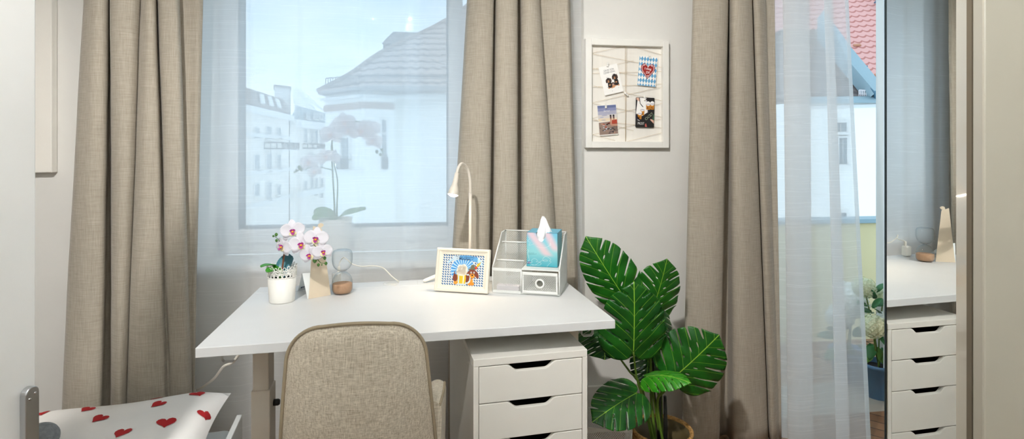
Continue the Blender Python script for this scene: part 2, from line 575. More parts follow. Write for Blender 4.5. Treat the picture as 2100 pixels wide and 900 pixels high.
for a, b in ((xl + .001, D1[0] - .03), (D1[1] + .03, xr - .001)):
    mb.box(a, b, WY - .018, WY - .0005, .001, .232, .004)
struct(mb.build('baseboard_window', m_white))

# window: frame, sash, double glazing
GY = 2.86
gl = PY(504, 400, GY).x; gr = PY(915, 400, GY).x
gb = PY(700, 462, GY).z; gt = 2.30
win = bpy.data.objects.new('window_1', None); COL.objects.link(win); struct(win)
win.location = ((gl + gr) / 2, GY, SILL)
def framebox(mb, x0, x1, z0, z1, w, y0, y1, bev=.004, m=0):
    mb.box(x0, x0 + w, y0, y1, z0, z1, bev, m); mb.box(x1 - w, x1, y0, y1, z0, z1, bev, m)
    mb.box(x0 + w, x1 - w, y0, y1, z0, z0 + w, bev, m); mb.box(x0 + w, x1 - w, y0, y1, z1 - w, z1, bev, m)
mb = MB(); framebox(mb, N1[0] + .002, gr + .19, SILL + .002, N1T - .002, .055, 2.80, 2.90)
mb.box(gr + .19, N1[1] - .001, 2.80, 2.90, SILL + .002, N1T - .002, .003)
struct(mb.build('window_frame', m_frame, win))
mb = MB(); framebox(mb, gl - .085, gr + .085, gb - .075, gt + .08, .075, 2.785, 2.865, .01)
struct(mb.build('sash', m_frame, win))
mb = MB(); framebox(mb, gl - .0105, gr + .0105, gb - .0005, gt + .0055, .0095, 2.792, 2.866, .0)
struct(mb.build('gasket', m_gasket, win))
for yy in (GY, GY + .014):
    struct(MB().box(gl - .002, gr + .002, yy, yy + .0012, gb, gt + .001).build('glass_pane', m_glass, win))
for zz in (SILL + .06, 2.30):
    struct(MB().tube([(gl - .095, 2.788, zz), (gl - .095, 2.788, zz + .07)], .009, 10).build('hinge', m_frame, win))
struct(MB().box(N1[0] - .0, N1[1], WY - .035, 2.80, SILL - .032, SILL, .006).build('sill_1', m_white))

# balcony door: fixed frame with one tall pane
dr = bpy.data.objects.new('door_1', None); COL.objects.link(dr); struct(dr)
DY = 2.60
dr.location = ((D1[0] + D1[1]) / 2, DY, 0)
px_post = PY(1810.5, 400, DY + .07).x
mb = MB()
mb.box(D1[0] + .001, D1[0] + .07, DY, DY + .07, .001, 2.41, .005)
mb.box(px_post, D1[1] - .001, DY, DY + .07, .001, 2.41, .005)
mb.box(D1[0] + .07, px_post, DY, DY + .07, 2.34, 2.41, .005)
struct(mb.build('door_frame', m_frame, dr))
struct(MB().box(D1[0] + .068, px_post + .002, DY + .03, DY + .0312, .004, 2.345).build('glass_pane', m_glass, dr))

# door leaf beside the camera with its aluminium pull
dl = bpy.data.objects.new('door_2', None); COL.objects.link(dl); struct(dl)
dl.rotation_euler = (0, 0, -TH)
struct(MB().box(-.94, -.8955, .22, 1.0, .012, 2.06, .003).build('door_leaf', m_door, dl, local=True))
h0, h1 = .9655, .9935
pts = []
zt, zb = 1.38 - 478 / 1090 * .98, .60
for k in range(13):
    a = PI * k / 12
    pts.append(((h0 + h1) / 2 + (h1 - h0) / 2 * math.cos(a), zt - .014 + .014 * math.sin(a)))
for k in range(13):
    a = PI + PI * k / 12
    pts.append(((h0 + h1) / 2 + (h1 - h0) / 2 * math.cos(a), zb + .014 + .014 * math.sin(a)))
fr = Fr((-.8955, 0, 0), (0, 1, 0), (0, 0, 1))
hd = struct(MB().prism(pts, fr, .0005, .0125).build('door_handle', m_metal, dl, local=True))
bv = hd.modifiers.new('Bevel', 'BEVEL'); bv.width = .0018; bv.segments = 3
for (yy, zz) in ((.9735, zt - .021), (.9845, zt - .014)):
    m_ = Matrix.Translation((-.883, yy, zz)) @ Matrix.Rotation(PI / 2, 4, 'Y')
    struct(MB().lathe([(0, .0006), (.002, .001), (.0026, 0), (.0026, -.001)], 12, M=m_).build('screw', m_chrome, dl, local=True))

# door frame on the right: narrow rebate strip, groove and wide casing board
df = bpy.data.objects.new('trim_1', None); COL.objects.link(df); struct(df)
df.rotation_euler = (0, 0, -TH)
mb = MB()
s0, s1 = .835, .8615
fr = Fr((0, 0, 0.0), (1, 0, 0), (0, 1, 0))
mb.prism([(.76, .9095), (.76, .8825), (.81, .8825), (.81, .925), (.775, .925)], fr, .001, 2.16)
struct(mb.build('rebate_strip', m_gloss, df, local=True))
mb = MB()
mb.box(s1 * .872 + .0035, 1.45, .850, .872, .001, 2.16, .003)
struct(mb.build('casing_board', m_casing, df, local=True))
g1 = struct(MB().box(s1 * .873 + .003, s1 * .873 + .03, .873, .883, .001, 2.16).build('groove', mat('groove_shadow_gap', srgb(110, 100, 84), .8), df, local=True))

# short partition that carries the mirror
MN = Vector((.976, .2178))      # mirror normal and offset in camera-aligned ground coordinates
MO = 1.162
MT = Vector((-MN.y, MN.x))
u = (1815 - CX) / F
tf = MO / (MN.x * u + MN.y); far = Vector((u * tf, tf))
t_far = far.dot(MT)
mrot = math.atan2(MT.y, MT.x) - TH
b0 = MN * MO
mo = cw(b0.x, b0.y)
def mloc(o):
    o.location = mo; o.rotation_euler = (0, 0, mrot)
# local x runs along the mirror away from the camera, local y points into the room (left)
pw = bpy.data.objects.new('wall_partition', None); COL.objects.link(pw); mloc(pw); struct(pw)
struct(MB().box(t_far - .16, t_far - .012, -.14, -.012, .0, CEIL).build('wall_partition_body', m_wall, pw, local=True))
mt = thing('wall_mirror', 'tall narrow mirror reflecting the white drawers, seen beside the door frame', 'mirror', mo, mrot)
MB().box(t_far - .36, t_far - .003, -.006, 0, .28, 2.02).build('mirror_glass', m_mirror, mt, local=True)
mb = MB()
mb.box(t_far - .003, t_far, -.0125, .002, .277, 2.023); mb.box(t_far - .363, t_far - .36, -.0125, .002, .277, 2.023)
mb.box(t_far - .36, t_far - .003, -.0125, .002, .277, .28); mb.box(t_far - .36, t_far - .003, -.0125, .002, 2.02, 2.023)
mb.box(t_far - .36, t_far - .003, -.0115, -.0065, .28, 2.02)
MB.build(mb, 'mirror_frame', m_mirror_edge, mt, local=True)

# ceiling curtain rail
struct(MB().box(xl + .02, xr - .02, 2.31, 2.53, CEIL - .022, CEIL - .001, .004).build('trim_2', m_white))

# canvas on the wall left of the curtain
cvx0 = PY(-160, 200, WY - .04).x; cvx1 = PY(106, 200, WY - .04).x
cz = PY(100, 354, WY - .04).z
cv = thing('wall_canvas', 'blank white stretched canvas hanging on the wall above the bed', 'canvas', ((cvx0 + cvx1) / 2, WY, cz))
MB().box(cvx0, cvx1, WY - .041, WY - .004, cz, cz + 1.0, .004).build('canvas_face', m_canvas, cv)
MB().box(cvx0 + .02, cvx1 - .02, WY - .0035, WY - .0005, cz + .02, cz + .98).build('stretcher_frame', mat('pale_pine', srgb(210, 186, 150), .7), cv)

# ------------------------------------------------------------------ curtains
DEEP = 1.55
def curtain(name, Y0, ytop, ybot, knots, label, group=None, m=m_linen, z0=.006, z1=CEIL - .024, per=7, rows=30, wob=.006, solid=.003, parent=None, seed=0):
    """knots: (px at ytop, px at ybot, forward offset at top, at bottom) in metres towards the room"""
    dp = lambda v, i: v * DEEP if v <= -.04 and i < len(knots) - 2 else v
    knots = [(k[0], k[1], dp(k[2], i), dp(k[3], i)) for i, k in enumerate(knots)] if m is m_linen else knots
    top = [PY(k[0], ytop, Y0 - k[2]) for k in knots]
    bot = [PY(k[1], ybot, Y0 - k[3]) for k in knots]
    pa = cr([(t.x, -k[2], 0) for t, k in zip(top, knots)], per)
    pb = cr([(b.x, -k[3], 0) for b, k in zip(bot, knots)], per)
    za = sum(t.z for t in top) / len(top); zb = sum(b.z for b in bot) / len(bot)
    rws = []
    for i in range(rows + 1):
        z = z0 + (z1 - z0) * i / rows
        t = (z - zb) / (za - zb)
        row = []
        for j, (a, b) in enumerate(zip(pa, pb)):
            p = b.lerp(a, min(max(t, -.4), 1.6))
            w = noise.noise(Vector((p.x * 6 + seed, z * 1.6, 3.1 + seed))) * wob
            w += noise.noise(Vector((p.x * 20 + seed, z * 5, 9.1))) * wob * .35
            row.append(Vector((p.x + w * .3, Y0 + p.y + w, z)))
        rws.append(row)
    o = MB().grid(rws).build(name, m, parent, solid=solid)
    if parent is None:
        tag(o, label, 'curtain', group)
    return o

CG = 'beige linen curtains'
YC = 2.40
curtain('curtain', 2.295, 0, 840, [
    (171, 126, -.02, -.02), (176, 131, .02, .02), (196, 160, .045, .045), (214, 196, .035, .04), (223, 209, .0, .01), (222, 208, -.05, -.05), (228, 230, -.055, -.06),
    (227, 229, -.01, .0), (230, 233, .03, .03), (246, 242, .05, .05), (272, 250, .045, .04), (287, 258, .01, .01), (286, 257, -.035, -.03), (290, 261, -.03, -.02), (291, 262, .02, .03),
    (303, 285, .055, .06), (315, 330, .045, .05), (319, 341, .005, .035), (318, 344, -.04, .03), (325, 349, -.04, .03), (325, 352, .02, .04), (340, 368, .045, .05), (360, 384, .04, .045),
    (367, 392, .01, .02), (366, 393, -.03, -.02), (385, 394, -.035, -.03), (405, 396, -.03, -.03), (416, 397, -.045, -.04)],
    'beige linen curtain hanging left of the window, above the heart pillow', CG, seed=1)
DEEP = 1.3
curtain('curtain', YC, 0, 460, [
    (958, 931, -.02, -.02), (964, 938, .02, .02), (985, 962, .05, .05), (1003, 992, .045, .05), (1012, 1004, .02, .02), (1011, 1003, -.04, -.04), (1018, 1014, -.045, -.045),
    (1017, 1012, .0, .0), (1022, 1016, .035, .035), (1038, 1036, .055, .055), (1055, 1056, .045, .05), (1061, 1061, .015, .02), (1060, 1060, -.05, -.05), (1069, 1073, -.05, -.05),
    (1068, 1071, .0, .0), (1073, 1076, .035, .04), (1085, 1098, .055, .06), (1100, 1126, .045, .05), (1106, 1137, .01, .01), (1105, 1137, -.03, -.03), (1125, 1150, -.02, -.02), (1150, 1166, .0, .0),
    (1164, 1176, .01, .01), (1169, 1181, -.03, -.03)],
    'beige linen curtain hanging right of the window, behind the tissue box', CG, seed=2)
DEEP = 1.55
curtain('curtain', 2.355, 0, 900, [
    (1421, 1399, -.03, -.03), (1424, 1402, .01, .01), (1440, 1425, .035, .04), (1470, 1450, .05, .05), (1487, 1468, .04, .04), (1493, 1475, .01, .01), (1492, 1474, -.04, -.04), (1497, 1490, -.05, -.05),
    (1496, 1500, -.015, -.02), (1502, 1507, .025, .02), (1515, 1530, .045, .05), (1532, 1560, .04, .04), (1541, 1574, .01, .01), (1540, 1573, -.03, -.03), (1545, 1577, -.03, -.03),
    (1545, 1578, .015, .01), (1553, 1585, .03, .03), (1562, 1592, .02, .02), (1569, 1596, -.005, -.005), (1569, 1597, -.02, -.015), (1580, 1600, -.02, -.015), (1588, 1602, -.02, -.015)],
    'beige linen curtain hanging at the balcony door, behind the monstera leaves', CG, seed=3)

# sheers
SG = 'white sheer curtains'
kn = []
x = 330
i = 0
while x < 1195:
    kn.append((x, x - 2 + 4 * math.sin(i * 1.3), .008 * math.sin(i * 2.1), .012 * math.sin(i * 2.1)))
    x += random.choice((24, 40, 60)); i += 1
kn.append((1192, 1194, .0, .0))
curtain('sheer_curtain', 2.49, 0, 560, kn, 'white sheer curtain drawn across the whole window behind the desk', SG, m_sheer, per=4, rows=20, wob=.004, solid=0, seed=4)
kn2 = [(1580, 1592, .06, .06), (1590, 1600, .05, .05), (1612, 1612, .03, .03), (1640, 1640, .02, .02), (1660, 1668, -.02, -.02), (1640, 1655, -.045, -.045), (1612, 1628, -.04, -.04), (1606, 1616, -.055, -.06),
       (1630, 1640, -.08, -.085), (1660, 1680, -.075, -.08), (1690, 1715, -.06, -.06), (1704, 1734, -.045, -.05), (1707, 1742, -.06, -.065), (1690, 1715, -.075, -.08)]
kn3 = [(1690, 1715, -.075, -.08), (1700, 1716, -.088, -.09), (1715, 1735, -.09, -.09), (1727, 1757, -.085, -.08), (1733, 1777, -.085, -.08)]
kn4 = [(1732.5, 1776.5, -.087, -.082), (1736, 1781, -.088, -.083), (1740, 1786, -.087, -.082)]
sq = lambda kk: [(a, b, -c * .75, -d * .75) for a, b, c, d in kk]
YS = 2.345
sc2 = thing('sheer_curtain', 'white sheer curtain gathered in folds at the balcony door, open at its right edge', 'curtain', (PY(1690, 900, YS).x, YS, 0), 0, SG)
curtain('gathered_folds', YS, 0, 900, sq(kn2), '', None, m_sheer_d, per=6, rows=30, wob=.004, solid=0, parent=sc2, seed=5)
curtain('voile', YS, 0, 900, sq(kn3), '', None, m_sheer_s, per=6, rows=30, wob=.004, solid=0, parent=sc2, seed=5)
curtain('hem', YS, 0, 900, sq(kn4), '', None, m_sheer_hem, per=4, rows=30, wob=.004, solid=0, parent=sc2, seed=5)
# ------------------------------------------------------------------ standing desk
DZ = .857
FL, FRt, BL = PZ(400, 714, DZ), PZ(1262, 656, DZ), PZ(531, 589, DZ)
dx = FRt - FL
DW, drot = dx.length, math.atan2(dx.y, dx.x)
DD = (BL - FL).length
dc = FL + Vector((math.cos(drot), math.sin(drot), 0)) * DW / 2 + Vector((-math.sin(drot), math.cos(drot), 0)) * DD / 2
desk = thing('standing_desk', 'white height-adjustable desk with cable strip along its back edge, under the window', 'desk', (dc.x, dc.y, 0), drot)
hw, hd_ = DW / 2, DD / 2
DT = .027
seam = hd_ - .092
MB().box(-hw, hw, -hd_, seam - .0012, DZ - DT, DZ, .0018).build('desktop', m_desk, desk, local=True)
# back strip with two cable slots on the right
mb = MB()
s0_, s1_ = .16, hw - .12
mb.box(-hw, s0_, seam + .0012, hd_, DZ - DT, DZ, .0015)
mb.box(s1_, hw, seam + .0012, hd_, DZ - DT, DZ, .0015)
mb.box(s0_, s1_, seam + .0012, seam + .018, DZ - DT, DZ); mb.box(s0_, s1_, seam + .026, hd_ - .026, DZ - DT, DZ); mb.box(s0_, s1_, hd_ - .018, hd_, DZ - DT, DZ)
mb.build('cable_strip', m_desk, desk, local=True)
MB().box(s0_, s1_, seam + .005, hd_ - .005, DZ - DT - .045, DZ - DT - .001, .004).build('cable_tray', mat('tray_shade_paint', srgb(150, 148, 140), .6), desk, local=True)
mb = MB()
c_ = Vector((-.10, seam + .05, DZ))
mb.tube([c_ + Vector((.030 * math.cos(a), .030 * math.sin(a), .0006)) for a in [2 * PI * k / 32 for k in range(32)]], .0012, 6, closed=True)
mb.lathe([(0, .0008), (.021, .0008), (.022, .0)], 24, c_)
for q in (-.006, .006):
    mb.box(c_.x - .012, c_.x + .012, c_.y + q - .0012, c_.y + q + .0012, DZ + .0008, DZ + .0014)
MB().box(.004, .0055, seam + .012, hd_ - .012, DZ, DZ + .0004).build('strip_seam', mat('seam_grey', srgb(200, 200, 196), .5), desk, local=True)
mb.build('power_socket', mat('socket_grey', srgb(206, 206, 202), .5), desk, local=True)
for sx, name in ((-1, 'leg'), (1, 'leg')):
    cx_ = sx * (hw - (.088 if sx < 0 else .040))
    lg = MB().box(cx_ - .025, cx_ + .025, -.02, .055, .36, DZ - DT - .001, .003).build('leg', m_desk_leg, desk, local=True)
    MB().box(cx_ - .029, cx_ + .029, -.024, .059, .028, .60, .003).build('lower_column', m_desk_leg, lg, local=True)
    MB().box(cx_ - .035, cx_ + .035, -.29, .31, .0, .028, .006).build('foot', m_desk_leg, lg, local=True)
    MB().lathe([(0, .02), (.008, .02), (.011, .015), (.011, 0), (0, 0)], 16, M=Matrix.Translation((cx_ + .0285, .03, .535)) @ Matrix.Rotation(PI / 2, 4, 'Y')).build('clamp_knob', m_black, lg, local=True)
MB().box(-hw + .12, hw - .12, .06, .10, DZ - DT - .05, DZ - DT - .001, .003).build('cross_beam', m_desk_leg, desk, local=True)
for sx in (-1, 1):
    hk = MB()
    x_ = sx * (hw - .0365)
    for yy in (0.0,):
        q = [(x_ - .020, -.17, DZ - DT), (x_ - .020, -.17, DZ - DT - .066), (x_ - .014, -.17, DZ - DT - .073), (x_ + .014, -.17, DZ - DT - .073), (x_ + .020, -.17, DZ - DT - .066), (x_ + .020, -.17, DZ - DT)]
        if sx < 0:
            q = q[:4]
        rows_ = []
        for i, p in enumerate(q):
            rows_.append([Vector(p) + Vector((0, -.008, 0)), Vector(p) + Vector((0, .008, 0))])
        hk.grid(rows_, smooth=False)
    hk.build('cable_hook', m_desk, desk, solid=.003, local=True)

# ------------------------------------------------------------------ drawer unit
UZ = .767
A, B = PZ(970.7, 738, UZ), PZ(1204.6, 716.5, UZ)
urot = math.atan2((B - A).y, (B - A).x)
UW = (B - A).length
uc = (A + B) / 2
unit = thing('drawer_unit', 'white drawer unit with scooped grip openings, standing under the right of the desk', 'drawer unit', (uc.x, uc.y, 0), urot)
h = UW / 2; UD = .58; T = .016
body = MB()
body.box(-h, h, 0, UD, UZ - .022, UZ, .0015)
body.box(-h, -h + T, 0.0, UD, .05, UZ - .0225, .001); body.box(h - T, h, 0.0, UD, .05, UZ - .0225, .001)
body.box(-h + T, h - T, UD - .012, UD - .002, .05, UZ - .0225); body.box(-h + T, h - T, .0, UD - .012, .05, .07)
body.build('body', m_drawer, unit, local=True)
for sx in (-1, 1):
    for yy in (.06, UD - .06):
        cs = MB().lathe([(0, .0), (.021, .003), (.025, .01), (.025, .014), (.021, .021), (0, .024)], 20, M=Matrix.Translation((sx * (h - .05) - .012, yy, .0252)) @ Matrix.Rotation(PI / 2, 4, 'Y'))
        cs.box(sx * (h - .05) - .006, sx * (h - .05) + .006, yy - .006, yy + .006, .035, .0495)
        cs.build('caster', m_black, unit, local=True)
hs_ = [.112, .112, .150, .150, .150]
zt = UZ - .0245
for k, hh in enumerate(hs_):
    z1, z0 = zt, zt - hh + .003
    zt -= hh
    w_ = h - T - .0015
    gw, gd, sl = .078, .021, .034
    poly = [(-w_, z0), (w_, z0), (w_, z1)]
    edge = []
    for q in range(9):
        t = q / 8
        e = t * t * (3 - 2 * t)
        edge.append((gw - sl * t + .0, z1 - gd * e))
    poly += edge + [(-a, b) for a, b in reversed(edge)] + [(-w_, z1)]
    fr = Fr((0, .0005, 0), (1, 0, 0), (0, 0, 1))
    d_ = MB()
    d_.prism(poly, fr, .0, -.016)
    dr_ = d_.build('drawer', m_drawer, unit, local=True)
    bv = dr_.modifiers.new('Bevel', 'BEVEL'); bv.width = .0015; bv.segments = 2; bv.limit_method = 'ANGLE'
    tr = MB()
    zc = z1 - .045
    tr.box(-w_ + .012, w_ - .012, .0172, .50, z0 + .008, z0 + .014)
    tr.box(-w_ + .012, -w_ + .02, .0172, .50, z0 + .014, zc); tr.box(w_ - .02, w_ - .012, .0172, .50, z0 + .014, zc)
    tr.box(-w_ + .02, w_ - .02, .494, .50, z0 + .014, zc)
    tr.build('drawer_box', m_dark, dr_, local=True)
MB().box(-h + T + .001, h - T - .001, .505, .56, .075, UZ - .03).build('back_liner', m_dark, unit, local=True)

# ------------------------------------------------------------------ upholstered chair
ch0 = P(731, 666, 1.27)
crot = R(1.5)
chair = thing('office_chair', 'beige upholstered swivel chair with piped edges, pushed up to the desk', 'chair', (ch0.x, ch0.y, 0), crot)
ZT = ch0.z
def backpt(u_, t, side):
    """u_ -1..1 across, t 0 (bottom) .. 1 (top); side 0 rear face, 1 sitter's face"""
    z = .47 + (ZT - .47) * t
    half = .2066 - .0495 * t
    rc = .085
    dz = ZT - z
    if dz < rc:
        half -= rc * .95 * (1 - math.sqrt(max(0, 1 - ((rc - dz) / rc) ** 2)))
    x = u_ * half
    y = .055 - .06 * t + .040 * (x / .19) ** 2 + .02 * (1 - t) ** 2
    lean = -.02 * math.sin(t * PI)
    th = .022 * (max(0.0, 1 - abs(u_) ** 6)) * min(1, dz / .03 + .05)
    return Vector((x, y + lean + (th if side else -th * .55), z + (0 if t < 1 else 0) + .006 * (1 - u_ * u_) * (t ** 8)))
us = [math.sin(PI / 2 * (-1 + 2 * k / 28)) for k in range(29)]
ts = [k / 22 * .88 for k in range(20)] + [.80 + .2 * math.sin(PI / 2 * k / 12) for k in range(1, 13)]
ts = sorted(set([round(t, 4) for t in ts]))
mb = MB()
mb.grid([[backpt(a, t, 0) for a in us] for t in ts][::-1])
mb.grid([[backpt(a, t, 1) for a in us] for t in ts])
mb.grid([[backpt(-1, t, s_) for s_ in (1, 0)] for t in ts]); mb.grid([[backpt(1, t, s_) for s_ in (0, 1)] for t in ts])
mb.grid([[backpt(a, 1, 0) for a in us], [backpt(a, 1, 1) for a in us]]); mb.grid([[backpt(a, 0, 1) for a in us], [backpt(a, 0, 0) for a in us]])
bk = mb.build('backrest', m_chair, chair, local=True)
rim = [backpt(-1, t, 0) for t in ts] + [backpt(a, 1, 0) for a in us[1:-1]] + [backpt(1, t, 0) for t in reversed(ts)]
rim = [p + Vector((0, -.003, 0)) for p in rim]
MB().tube(rim, .0042, 8).build('piping', m_piping, bk, local=True)
# seat
mb = MB()
def ring(z, sc_, n=40):
    out_ = []
    for k in range(n):
        a = 2 * PI * k / n
        c, s_ = math.cos(a), math.sin(a)
        f = (abs(c) ** 3.2 + abs(s_) ** 3.2) ** (-1 / 3.2)
        out_.append(Vector((.235 * sc_ * f * c, .27 + .235 * sc_ * f * s_, z)))
    return out_
rg = [ring(.42, .86), ring(.425, .96), ring(.45, 1.0), ring(.475, .99), ring(.492, .93), ring(.50, .8), ring(.502, .5)]
mb.grid(rg, closed=True); mb.cap(rg[0], flip=True); mb.cap(rg[-1], smooth=True)
mb.build('seat', m_chair, chair, local=True)
# curved low arms of the shell
def arm(sx):
    path = []
    n = 16
    rows_ = []
    for k in range(n + 1):
        t = k / n
        y = .07 + .34 * t
        top = .742 - .03 * t - .20 * max(0, (t - .45) / .55) ** 2 - (.10 if sx < 0 else 0)
        x = sx * (.178 + .018 * math.sin(min(1, t * 1.6) * PI / 2))
        prof = []
        rt = .026
        prof.append(Vector((x + rt * .8, y, .46)))
        for q in range(11):
            a = PI * q / 10
            prof.append(Vector((x + rt * math.cos(a) + .0 * sx, y, top - rt + rt * math.sin(a))))
        prof.append(Vector((x - rt * .8, y, .46)))
        rows_.append(prof)
    m2 = MB().grid(rows_, closed=True)
    m2.cap(rows_[0], flip=False); m2.cap(rows_[-1], flip=True)
    o = m2.build('armrest', m_chair, chair, local=True)
    edge = [r_[9 if sx < 0 else 3] for r_ in rows_]
    edge += [Vector((edge[-1].x, edge[-1].y + .003, edge[-1].z - .02 * k)) for k in range(1, 6)]
    MB().tube(cr(edge, 3), .0038, 8).build('piping', m_piping, o, local=True)
arm(-1); arm(1)
MB().lathe([(0, .08), (.03, .08), (.028, .28), (.02, .285), (.02, .40), (.07, .418), (0, .419)], 20, (0, .22, 0)).build('gas_lift', m_metal, chair, local=True)
for k in range(5):
    a = 2 * PI * k / 5 + .3 * PI
    d_ = Vector((math.cos(a), math.sin(a), 0)); o_ = Vector((0, .22, 0))
    lg = MB().tube([o_ + d_ * .02 + Vector((0, 0, .105)), o_ + d_ * .15 + Vector((0, 0, .095)), o_ + d_ * .255 + Vector((0, 0, .07))], [.024, .02, .015], 10).build('leg', m_metal, chair, local=True)
    MB().lathe([(0, -.012), (.022, -.012), (.027, -.006), (.027, .006), (.022, .012), (0, .012)], 18, M=Matrix.Translation(o_ + d_ * .255 + Vector((0, 0, .0275))) @ Matrix.Rotation(a, 4, 'Z') @ Matrix.Rotation(PI / 2, 4, 'X')).build('caster', m_black, lg, local=True)

# ------------------------------------------------------------------ bed, pillow, cushion
rA = P(497, 849, 2.10)                     # far top end of the head board
RZ = rA.z
bd = cw(-.284, 1.0); bd.z = 0; bd.normalize()
bl = Vector((-bd.y, bd.x, 0))              # towards the far (left) end of the bed
brot = math.atan2(-bl.y, -bl.x)
bo = Vector((rA.x, rA.y, 0))
bed = thing('low_bed', 'low white bed with a thin end board, standing left of the desk leg', 'bed', bo, brot)
# local: x points right (towards the desk), y away from the camera; the bed stretches to -x and -y
MB().box(-.02, 0, -.90, 0, .02, RZ, .003).build('end_board', m_bed, bed, local=True)
BLN = 1.72
MB().box(-BLN - .02, -BLN, -.90, 0, .02, RZ, .003).build('end_board', m_bed, bed, local=True)
MB().box(-BLN, -.0205, -.90, -.88, .07, .17, .003).build('side_rail', m_bed, bed, local=True)
MB().box(-BLN, -.0205, -.02, 0, .07, .17, .003).build('side_rail', m_bed, bed, local=True)
MB().box(-BLN + .001, -.0215, -.879, -.021, .11, .125).build('slatted_base', m_bed, bed, local=True)
mb = MB().box(-BLN + .004, -.024, -.876, -.024, .126, .315, .03, seg=4)
mo_ = mb.build('mattress', m_sheet, bed, local=True)
for p_ in mo_.data.polygons: p_.use_smooth = True

ZZ0 = Vector((0, 0, 1))
def pillow(c, name, label, mats, puff, hearts, n=26, group=None):
    """c: four corner points (far left, far right, near right, near left)"""
    c = [Vector(q) for q in c]
    up = ((c[1] - c[0]).cross(c[3] - c[0])).normalized()
    if up.z < 0: up = -up
    def pt(u_, v_, sgn):
        p = c[0].lerp(c[1], u_).lerp(c[3].lerp(c[2], u_), v_)
        e = (1 - (2 * u_ - 1) ** 4) * (1 - (2 * v_ - 1) ** 4)
        e = max(0, e) ** .55
        w = noise.noise(Vector((u_ * 5, v_ * 5, sgn * 2.0))) * .010 * e
        cen = (c[0] + c[1] + c[2] + c[3]) / 4
        pin = .05 * (math.sin(PI * u_) * (1 - abs(2 * v_ - 1)) * 0 + (1 - e))
        bow = (cen - p) * .06 * (1 - abs(2 * u_ - 1) ** 2 * abs(2 * v_ - 1) ** 2) * (1 - e)
        return p + bow + up * (sgn * puff * e * (1.0 if sgn > 0 else .75) + w) - ZZ0 * (.022 * math.sin(PI * min(1, u_ * 1.15)) * (1 - .4 * v_))
    mb = MB()
    g = [i / n for i in range(n + 1)]
    top = [[pt(a, b, 1) for a in g] for b in g]
    mb.grid(top[::-1]); mb.grid([[pt(a, b, -1) for a in g] for b in g])
    o = mb.build(name, mats[0], None)
    tag(o, label, 'pillow', group)
    if hearts:
        for hk, (hu, hv, hr, hsz) in enumerate(hearts):
            hm = MB()
            e0 = (c[1] - c[0]); e1 = (c[3] - c[0])
            ring_ = []
            for k in range(20):
                a = 2 * PI * k / 20
                hx = 16 * math.sin(a) ** 3 / 17; hy = (13 * math.cos(a) - 5 * math.cos(2 * a) - 2 * math.cos(3 * a) - math.cos(4 * a)) / 17
                ring_.append((hx * math.cos(hr) - hy * math.sin(hr), hx * math.sin(hr) + hy * math.cos(hr)))
            vs = []
            for q in (0.0, .35, .7, 1.0):
                for (hx, hy) in ring_:
                    a_ = hu + hx * hsz * q / e0.length; b_ = hv - hy * hsz * q / e1.length
                    a_, b_ = min(max(a_, .001), .999), min(max(b_, .001), .999)
                    gi, gj = a_ * n, b_ * n
                    i0, j0 = min(int(gi), n - 1), min(int(gj), n - 1)
                    fu, fv = gi - i0, gj - j0
                    p = top[j0][i0].lerp(top[j0][i0 + 1], fu).lerp(top[j0 + 1][i0].lerp(top[j0 + 1][i0 + 1], fu), fv)
                    vs.append(p + up * .0022)
            fs = []
            for q in range(3):
                for k in range(20):
                    fs.append([q * 20 + k, q * 20 + (k + 1) % 20, (q + 1) * 20 + (k + 1) % 20, (q + 1) * 20 + k])
            hm.add(vs, fs, 0, True)
            hm.build('heart_print', mats[1], o)
    return o
pc = [P(40, 855, 1.97), P(474, 806, 2.03), P(400, 985, 1.45), P(-95, 1030, 1.50)]
pillow(pc, 'pillow', 'white pillow printed with red hearts, lying on the low bed', (m_pillow, m_heart), .065,
       [(.14, .14, .3, .030), (.36, .17, -.5, .030), (.46, .36, -.55, .034), (.66, .07, -.6, .028), (.70, .23, -.7, .032), (.875, .16, .5, .032), (.62, .62, -.3, .034), (.80, .56, .1, .036), (.955, .42, .4, .03), (.80, .02, -.5, .024), (.16, .02, .2, .022), (.3, .6, .3, .03)])
gc = P(84, 915, 1.60)
pw_ = bpy.data.objects['pillow']
zp = max((v.co + pw_.location).z for v in pw_.data.vertices if ((v.co + pw_.location).xy - gc.xy).length < .045)
rr = (P(84, 867, 1.60).z - zp) / 2
gc.z = zp + rr + .0005
mb = MB()
mb.lathe([(rr * math.cos(a) * (1 if abs(a) < 1.5 else 0), rr * .93 * math.sin(a)) for a in [-PI / 2 + PI * k / 16 for k in range(17)]], 28, gc)
tag(mb.build('felt_ball', m_felt), 'round grey felt ball cushion lying on the heart pillow beside the left door', 'cushion')
# ------------------------------------------------------------------ desk lamp
lb = P(963, 590, 2.165); lb.z = DZ
sx_ = lambda px, py, d=2.10: P(px, py, d + .065)
lamp = thing('desk_lamp', 'white gooseneck lamp switched on, standing behind the framed print on the desk', 'lamp', lb)
MB().lathe([(0, .0005), (.052, .0005), (.055, .004), (.052, .012), (.02, .016), (0, .016)], 32, lb).build('base', m_lampwhite, lamp)
MB().tube([lb + Vector((0, 0, .014))] + [sx_(964.5, 480), sx_(964.5, 395)], .0062, 14).build('pole', m_lampwhite, lamp)
nk = cr([sx_(964.5, 397), sx_(964, 368), sx_(959, 346, 2.09), sx_(948, 335.5, 2.06), sx_(940, 344, 2.04), sx_(936, 360, 2.03)], 8)
MB().tube(nk, .0058, 14).build('gooseneck', m_lampwhite, lamp)
hA, hB = sx_(937, 356, 2.031), sx_(929, 400, 2.005)
ax = (hB - hA).normalized(); q = Vector((0, 0, 1)).rotation_difference(ax).to_matrix().to_4x4()
hm_ = Matrix.Translation(hA) @ q; L = (hB - hA).length
